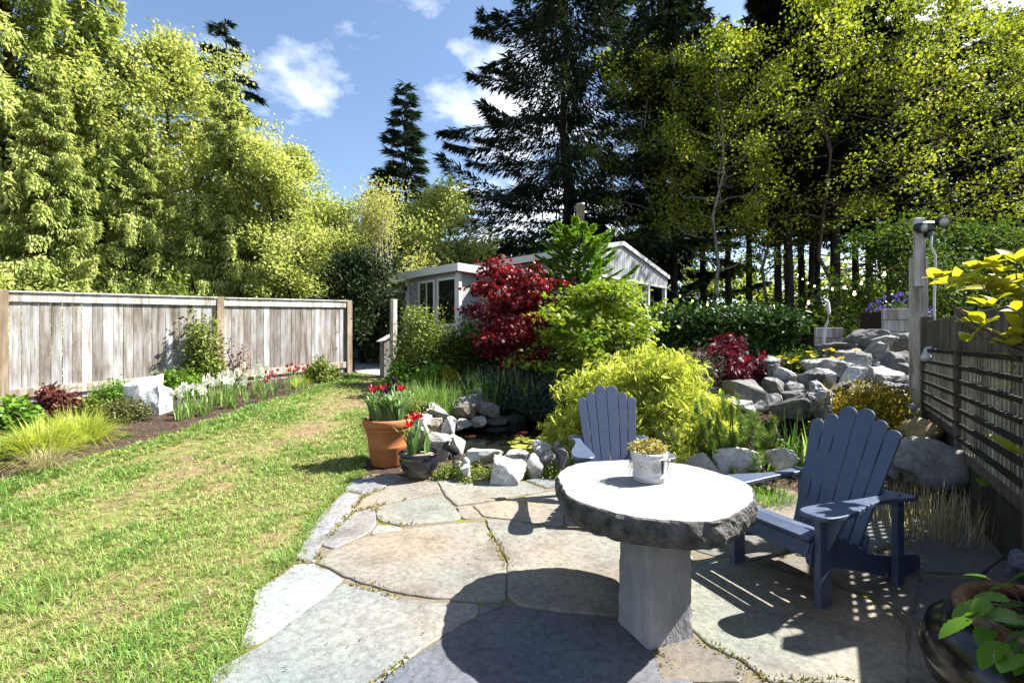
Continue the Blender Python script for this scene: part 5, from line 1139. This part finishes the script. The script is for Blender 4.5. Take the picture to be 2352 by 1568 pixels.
ch1 = Vector((1.62, 2.88, PZ)); chair('slate blue slatted garden chair facing the table, beside the lattice fence', ch1, R(-67))
chair('slate blue slatted garden chair in front of the golden lace maple', (.90, 3.86, PZ + .01), R(-2))

# ---------------------------------------------------------------- flower pots
tp = gp(880, 1078); tz = float(gz(tp.x, tp.y)) + .012
pot = thing('terracotta_pot', 'large terracotta pot with rolled rim at the lawn corner', 'pot', (tp.x, tp.y + .2, tz)); pot.scale = (1.06,)*3
mm = MB(); mm.lathe([(0, 0), (.165, 0), (.175, .012), (.205, .20), (.208, .205), (.208, .215), (.206, .22), (.226, .375), (.24, .38), (.243, .40), (.24, .412), (.236, .416), (.258, .42), (.268, .44), (.272, .48), (.268, .50), (.255, .51), (.24, .505), (.232, .48), (.225, .44)], 56); obj('body', mm.mesh('body', MAT['terracotta'], True), pot)
mm = MB(); mm.lathe([(.232, .46), (.12, .475), (0, .478)], 28); obj('soil', mm.mesh('soil', MAT['soil']), pot)
def leafblade(L, W, seed, curl=.3):                            # one broad tulip leaf, a part of its plant
    r_ = rng(seed); m = MB(); k = 7; V = []
    for i in range(k):
        u = i/(k-1); w_ = W*math.sin(math.pi*min(1, .12 + .88*u))**.8*.5 if i < k-1 else .001; y = L*(curl*u**2.2); z = L*u*(1 - .25*curl*u)
        V += [(-w_, y - w_*.35, z), (0, y, z), (w_, y - w_*.35, z)]
    m.add(V, [(3*i+j, 3*i+j+1, 3*i+j+4, 3*i+j+3) for i in range(k-1) for j in (0, 1)]); me = m.mesh('leaf', MAT['tulip_leaf'], True)
    a = me.attributes.new('var', 'FLOAT', 'POINT'); a.data.foreach_set('value', np.clip(np.full(len(V), .2 + .6*r_.random()), 0, 1).astype(np.float32)); return me
LB = [leafblade(.30 + .04*(k % 4), .05 + .01*(k % 3), 820+k, .15 + .12*(k % 4)) for k in range(8)]
TUL = {'petal_red': flower(830, 'tulip_leaf', 'petal_red', .5, 2, 'tulip'), 'petal_purple': flower(833, 'tulip_leaf', 'petal_purple', .5, 2, 'tulip')}
def tulip_in(pos, h, petal, rz, lab, grp, ripe=True, nl=4, open_=1.0, lat=.07):
    t = thing('tulip', lab, 'flower', pos, rz, grp); st = MB(); r = random.Random(int(abs(rz)*1000)); st.tube([(0,0,-.02), (r.uniform(-.02,.02), r.uniform(-.02,.02), h*.5), (0, 0, h)], .0048, 6); obj('stem', st.mesh('stem', MAT['stem'], True), t)
    if petal:
        r_ = rng(int(abs(rz)*999)); fb = obj('flower', None, t, (0, 0, h))
        for k in range(6):
            fo = Fol(); q = k*1.047; o_ = (.5 if k % 2 else .3)*open_; fo.leaf(np.zeros((1, 3)), np.array([[math.cos(q)*o_, math.sin(q)*o_, 1.]]), np.array([[math.cos(q), math.sin(q), .2]]), .10, .044, np.array([r_.random()]), .3, .36)
            obj('petal', fo.mesh('petal', MAT[petal]), fb)
    for k in range(nl): obj('leaf', LB[r.randrange(8)], t, (r.uniform(-.02,.02), r.uniform(-.02,.02), -.02), (r.uniform(-.1,.25), r.uniform(-.15,.15), r.uniform(0, 6.28)))
pc = Vector((tp.x, tp.y + .2, tz + .475)); TG = 'tulips in the terracotta pot'
for k, (dx_, dy_, h, pt, op) in enumerate([(-.15,-.05,.37,'petal_red',1.9), (-.04,-.02,.39,'petal_red',2.3), (.0,-.08,.34,'petal_purple',.5), (.07,.02,.45,'petal_purple',.35), (.11,.0,.37,'petal_purple',.5), (.16,-.03,.38,'petal_red',2.0), (-.19,.02,.37,'petal_purple',.6)]):
    tulip_in(pc + Vector((dx_, dy_, 0)), h, pt, 1.1*k + .37, ('open red tulip' if pt == 'petal_red' else 'closed dark purple tulip') + ' standing in the large terracotta pot', TG, True, 6, op)
rt = random.Random(4)
for k in range(15):
    q = rt.uniform(0, 6.28); d_ = .19*math.sqrt(rt.random()); tulip_in(pc + Vector((d_*math.cos(q), d_*math.sin(q), 0)), rt.uniform(.2, .3), None, 10 + k*.77, 'leafy tulip without a bloom in the large terracotta pot', TG, True, 5)
bp_ = gp(958, 1108); bz = float(gz(bp_.x, bp_.y)) + .027
bpot = thing('glazed_pot', 'round black glazed pot with a painted-in patio reflection in front of the terracotta pot', 'pot', (bp_.x, bp_.y + .12, bz))
mm = MB(); mm.lathe([(0, 0), (.11, 0), (.125, .01), (.165, .06), (.20, .125), (.212, .18), (.206, .225), (.20, .24), (.214, .248), (.222, .258), (.222, .270), (.212, .276), (.198, .272), (.186, .26), (.184, .23)], 56); obj('body', mm.mesh('body', MAT['glaze'], True), bpot)
mm = MB(); mm.lathe([(.19, .232), (.1, .242), (0, .245)], 28); obj('bark_chips', mm.mesh('bark_chips', MAT['chips']), bpot)
bc = Vector((bp_.x, bp_.y + .12, bz + .243)); BG = 'tulips in the black glazed pot'
for k, (dx_, dy_, h, pt, nl) in enumerate([(-.10,-.04,.30,'petal_red',4), (-.07,.02,.36,'petal_red',4), (-.02,.05,.37,'petal_red',4), (-.05,-.06,.20,'petal_purple',3), (.06,.06,.18,None,3)]):
    tulip_in(bc + Vector((dx_, dy_, 0)), h, pt, 21.3 + 1.3*k, {'petal_red': 'open red tulip in the black glazed pot', 'petal_purple': 'short purple tulip bud in the black glazed pot', None: 'leafy shoot without a bloom in the black glazed pot'}[pt], BG, True, nl, 2.2)

# big brown pot with a toothed leaf plant
jp = Vector((2.02, 1.72, PZ)); t = thing('brown_pot', 'large brown glazed pot in the shaded patio corner', 'pot', jp)
mm = MB(); mm.lathe([(0, 0), (.2, 0), (.3, .04), (.385, .15), (.41, .24), (.38, .33), (.31, .39), (.285, .40), (.25, .40), (.25, .38)], 56); obj('body', mm.mesh('body', MAT['black_glaze'], True), t)
mm = MB(); mm.lathe([(.27 + .034*math.cos(q), .425 + .030*math.sin(q)) for q in np.linspace(0, 2*math.pi, 14)], 56); obj('rim', mm.mesh('rim', MAT['brown_glaze'], True), t)
mm = MB(); mm.lathe([(.262, .385), (.1, .39), (0, .39)], 28); obj('soil', mm.mesh('soil', MAT['soil']), t)
def broad(L, W, seed, heart, teeth, mat, fold=.25, curl=.15):
    r_ = rng(seed); n = 12; L_ = []; R__ = []; mid = []
    for i in range(n+1):
        u = i/n; w_ = W*.5*(math.sin(math.pi*min(1, u*.86 + .14))**(.75 if heart else 1.0))*(1 + (teeth if i % 2 else -teeth)) if 0 < i < n else .0005
        z = -curl*L*u*u; mid.append((0, L*u, z)); L_.append((-w_, L*u - (heart*.12*L*(1-u)), z + w_*fold)); R__.append((w_, L*u - (heart*.12*L*(1-u)), z + w_*fold))
    m = MB(); m.add(mid + L_ + R__, [(i, i+1, n+1+i+1, n+1+i) for i in range(n)] + [(i+1, i, 2*n+2+i, 2*n+3+i) for i in range(n)]); me = m.mesh('leaf', MAT[mat], True)
    a = me.attributes.new('var', 'FLOAT', 'POINT'); a.data.foreach_set('value', np.full(len(m.v), .15 + .7*r_.random()).astype(np.float32)); return me
BL = [broad(.12 + .015*(k % 3), .075 + .01*(k % 2), 850+k, 1, .07, 'pot_leaf') for k in range(6)]
hy = thing('leafy_pot_plant', 'plant with toothed green leaves growing from the brown pot', 'plant', jp + Vector((0, 0, .39)))
rl = random.Random(12); mm = MB()
for px, py, Y, s in [(2245,1392,1.72,.9), (2222,1425,1.66,1.1), (2268,1385,1.7,1.1), (2290,1400,1.75,1.0), (2310,1375,1.72,.9), (2330,1345,1.8,.8), (2262,1325,1.75,.7), (2340,1420,1.66,1.2), (2300,1480,1.6,1.3), (2330,1500,1.58,1.2), (2355,1460,1.62,1.2), (2276,1445,1.68,1.0), (2320,1440,1.7,1.1), (2360,1390,1.75,1.1), (2350,1320,1.8,.8), (2375,1500,1.6,1.2), (2390,1430,1.66,1.2), (2400,1370,1.8,1.0), (2410,1320,1.8,1.0), (2440,1400,1.7,1.2)]:
    p = at(px, py, Y) - (jp + Vector((0, 0, .39))); root = Vector((p.x*.25, p.y*.25, 0)); mm.tube([root, root.lerp(p, .5) + Vector((0, 0, .05)), p], .004, 5)
    yaw = math.atan2(p.y, p.x) - math.pi/2 + rl.uniform(-.9, .9); o = obj('leaf', BL[rl.randrange(6)], hy, p, (rl.uniform(-.9, .1), rl.uniform(-.4, .4), yaw)); o.scale = (s*.72,)*3
obj('stem', mm.mesh('stem', MAT['bark_brown'], True), hy)
# golden leaved shrub leaning over the lattice fence
GB = [broad(.10 + .015*(k % 3), .055 + .008*(k % 2), 870+k, 0, 0, 'gold_leaf', .3, .25) for k in range(6)]
sb = Vector((4.75, 3.75, float(gz(4.75, 3.75)))); gs = thing('golden_shrub', 'golden leaved shrub leaning over the lattice fence', 'shrub', sb); mm = MB()
mm.tube([(0,0,-.05), (.02,-.05,.8), (-.02,-.1,1.5), (-.1,-.12,1.75)], [.03,.025,.02,.016], 8)
hub = Vector((-.1, -.12, 1.75)); e0 = at(2140, 640, 2.95) - sb
mains = [[(2400,745,2.95), (2330,752,2.9), (2255,770,2.9), (2195,800,2.92)], [(2395,730,2.95), (2320,745,2.9), (2230,762,2.9), (2148,650,3.0)], [(2400,720,3.0), (2330,740,3.0), (2270,690,3.0), (2250,640,3.02)], [(2420,720,3.0), (2360,690,3.0), (2335,640,3.0), (2331,605,3.0)], [(2420,800,2.8), (2330,790,2.8), (2240,745,2.8), (2195,705,2.8)], [(2430,860,2.8), (2340,800,2.8), (2260,775,2.8), (2190,725,2.85)], [(2440,900,2.8), (2380,850,2.8), (2330,820,2.8), (2310,795,2.8)]]
for j_, br in enumerate(mains):
    pts = [hub] + [at(q[0], q[1], q[2]*(1.3 if q[1] < 700 or j_ in (0, 1, 2, 3) else 1.0)) - sb for q in br]; mm.tube(pts, [.012, .009, .007, .005, .003], 6)
CL = [(2150,640,3.0,3), (2175,652,3.0,3), (2205,655,3.0,3), (2240,618,3.0,6), (2262,612,3.0,6), (2290,628,3.0,6), (2245,655,3.0,5), (2275,668,3.0,6), (2310,655,3.0,6), (2331,600,3.0,4), (2255,745,2.8,5), (2262,700,2.95,3), (2305,672,3.0,5), (2330,690,2.95,6), (2345,720,2.9,6), (2340,672,3.0,5), (2225,783,2.85,3), (2320,790,2.8,4), (2330,770,2.8,5), (2350,1045,2.6,4), (2365,640,3.0,6), (2385,680,3.0,6), (2290,700,2.95,3), (2352,760,2.85,4)]
for px, py, Y, k in CL:
    Y = Y*1.3 if py < 700 else Y; c = at(px, py, Y) - sb
    for j in range(k):
        s = rl.uniform(.8, 1.4)*(1.3 if py < 700 else 1.0); o = obj('leaf', GB[rl.randrange(6)], gs, c + Vector((rl.uniform(-.02,.02), rl.uniform(-.02,.02), rl.uniform(-.015,.015))), (rl.uniform(.2, 1.1), rl.uniform(-.5, .5), j*6.28/k + rl.uniform(-.4, .4))); o.scale = (s, s, s)
obj('branch', mm.mesh('branch', MAT['bark_brown'], True), gs)

# ---------------------------------------------------------------- garden lamps and string lights
def spot(label, px, py, Y, yaw, pitch, s=1.0):
    p = at(px, py, Y); t = thing('garden_spotlight', label, 'lamp', p, yaw); t.rotation_euler = (0, 0, yaw)
    mm = MB(); mm.lathe([(0, -.09), (.03, -.085), (.04, -.06), (.045, .06), (.05, .08), (.05, .10), (.044, .10), (.04, .085), (0, .085)], 20); h = obj('lamp_head', mm.mesh('lamp_head', MAT['black'], True), t, (0, 0, 0), (pitch, 0, 0)); h.scale = (s,)*3
    mm = MB(); mm.tube([(0, 0, -.02), (0, .02, -.10), (0, .02, -.24)], .012, 8); obj('stake', mm.mesh('stake', MAT['black'], True), t)
spot('black garden spotlight leaning on the wedge shaped pond rock', 1038, 1032, 5.15, -.9, R(55), 1.0)
spot('black garden spotlight lying on the rocks behind the terracotta pot', 968, 938, 6.9, 1.2, R(80), 1.0)
p = at(2130, 815, 5.35); t = thing('white_spotlight', 'small white spotlight fixed to the lattice fence', 'lamp', p, rang)
mm = MB(); mm.lathe([(0, -.12), (.035, -.11), (.045, -.06), (.05, .05), (.062, .10), (.062, .12), (0, .118)], 20); obj('lamp_head', mm.mesh('lamp_head', MAT['white_plastic'], True), t, (0, 0, 0), (R(20), R(68), 0))
mm = MB(); mm.tube([(0, 0, 0), (.0, -.05, -.04), (.0, -.05, -.10)], .012, 8); obj('bracket', mm.mesh('bracket', MAT['black'], True), t)
def lights(label, A, B, sag, n):
    A = Vector(A); B = Vector(B); t = thing('string_lights', label, 'string lights', A, 0, 'strings of warm bulbs'); mm = MB(); pts = []
    for i in range(n+1):
        u = i/n; pts.append((B-A)*u + Vector((0, 0, -sag*4*u*(1-u))))
    mm.tube(pts, .005, 4); obj('wire', mm.mesh('wire', MAT['black']), t)
    for q in pts[1:-1]:
        m2 = MB(); m2.lathe([(0, .0), (.012, -.005), (.014, -.03), (.020, -.045), (.018, -.06), (0, -.07)], 10); obj('bulb', m2.mesh('bulb', MAT['lit_bulb'], True), t, q)
lights('string of warm bulbs hung from the floodlight post to the house gable', (5.1, 5.9, 2.35), (5.45, 16.3, 3.3), .5, 9)
lights('string of warm bulbs hung from the floodlight post into the forest', (5.1, 5.9, 2.6), (12.0, 20.0, 4.6), .6, 10)

# ---------------------------------------------------------------- fallen bits on the paving and the table
r_ = rng(950); n = 420; X = r_.uniform(-1.6, 3.2, n); Y = r_.uniform(1.9, 4.9, n); PP = np.stack([X, Y], -1); ok = inpoly(PP, patio_poly) & (fbm(X, Y, .6, 91) > .47); X, Y = X[ok], Y[ok]; n = len(X)
fo = Fol(); D = unit(np.stack([r_.normal(0, 1, n), r_.normal(0, 1, n), r_.normal(0, .08, n)], -1)); N = unit(np.stack([r_.normal(0, .3, n), r_.normal(0, .3, n), np.ones(n)], -1))
fo.leaf(np.stack([X, Y, gz(X, Y) + .034], -1), D, N, r_.uniform(.008, .028, n), r_.uniform(.003, .010, n), r_.random(n), .25)
stuff(obj('leaf_litter', fo.mesh('leaf_litter', MAT['mulch'])), 'scattered brown leaf bits and twigs on the flagstones', 'litter')
n = 46; a = r_.uniform(0, 6.28, n); q = .5*np.sqrt(r_.random(n)); fo = Fol(); D = unit(np.stack([r_.normal(0, 1, n), r_.normal(0, 1, n), r_.normal(0, .06, n)], -1))
fo.leaf(np.stack([.78 + np.cos(a)*q, 2.65 + np.sin(a)*q, np.full(n, TZ + .002)], -1), D, np.tile([0, 0, 1.], (n, 1)), r_.uniform(.006, .025, n), .004, r_.random(n), .25)
stuff(obj('table_litter', fo.mesh('table_litter', MAT['mulch'])), 'tiny brown plant crumbs scattered on the stone table', 'litter')
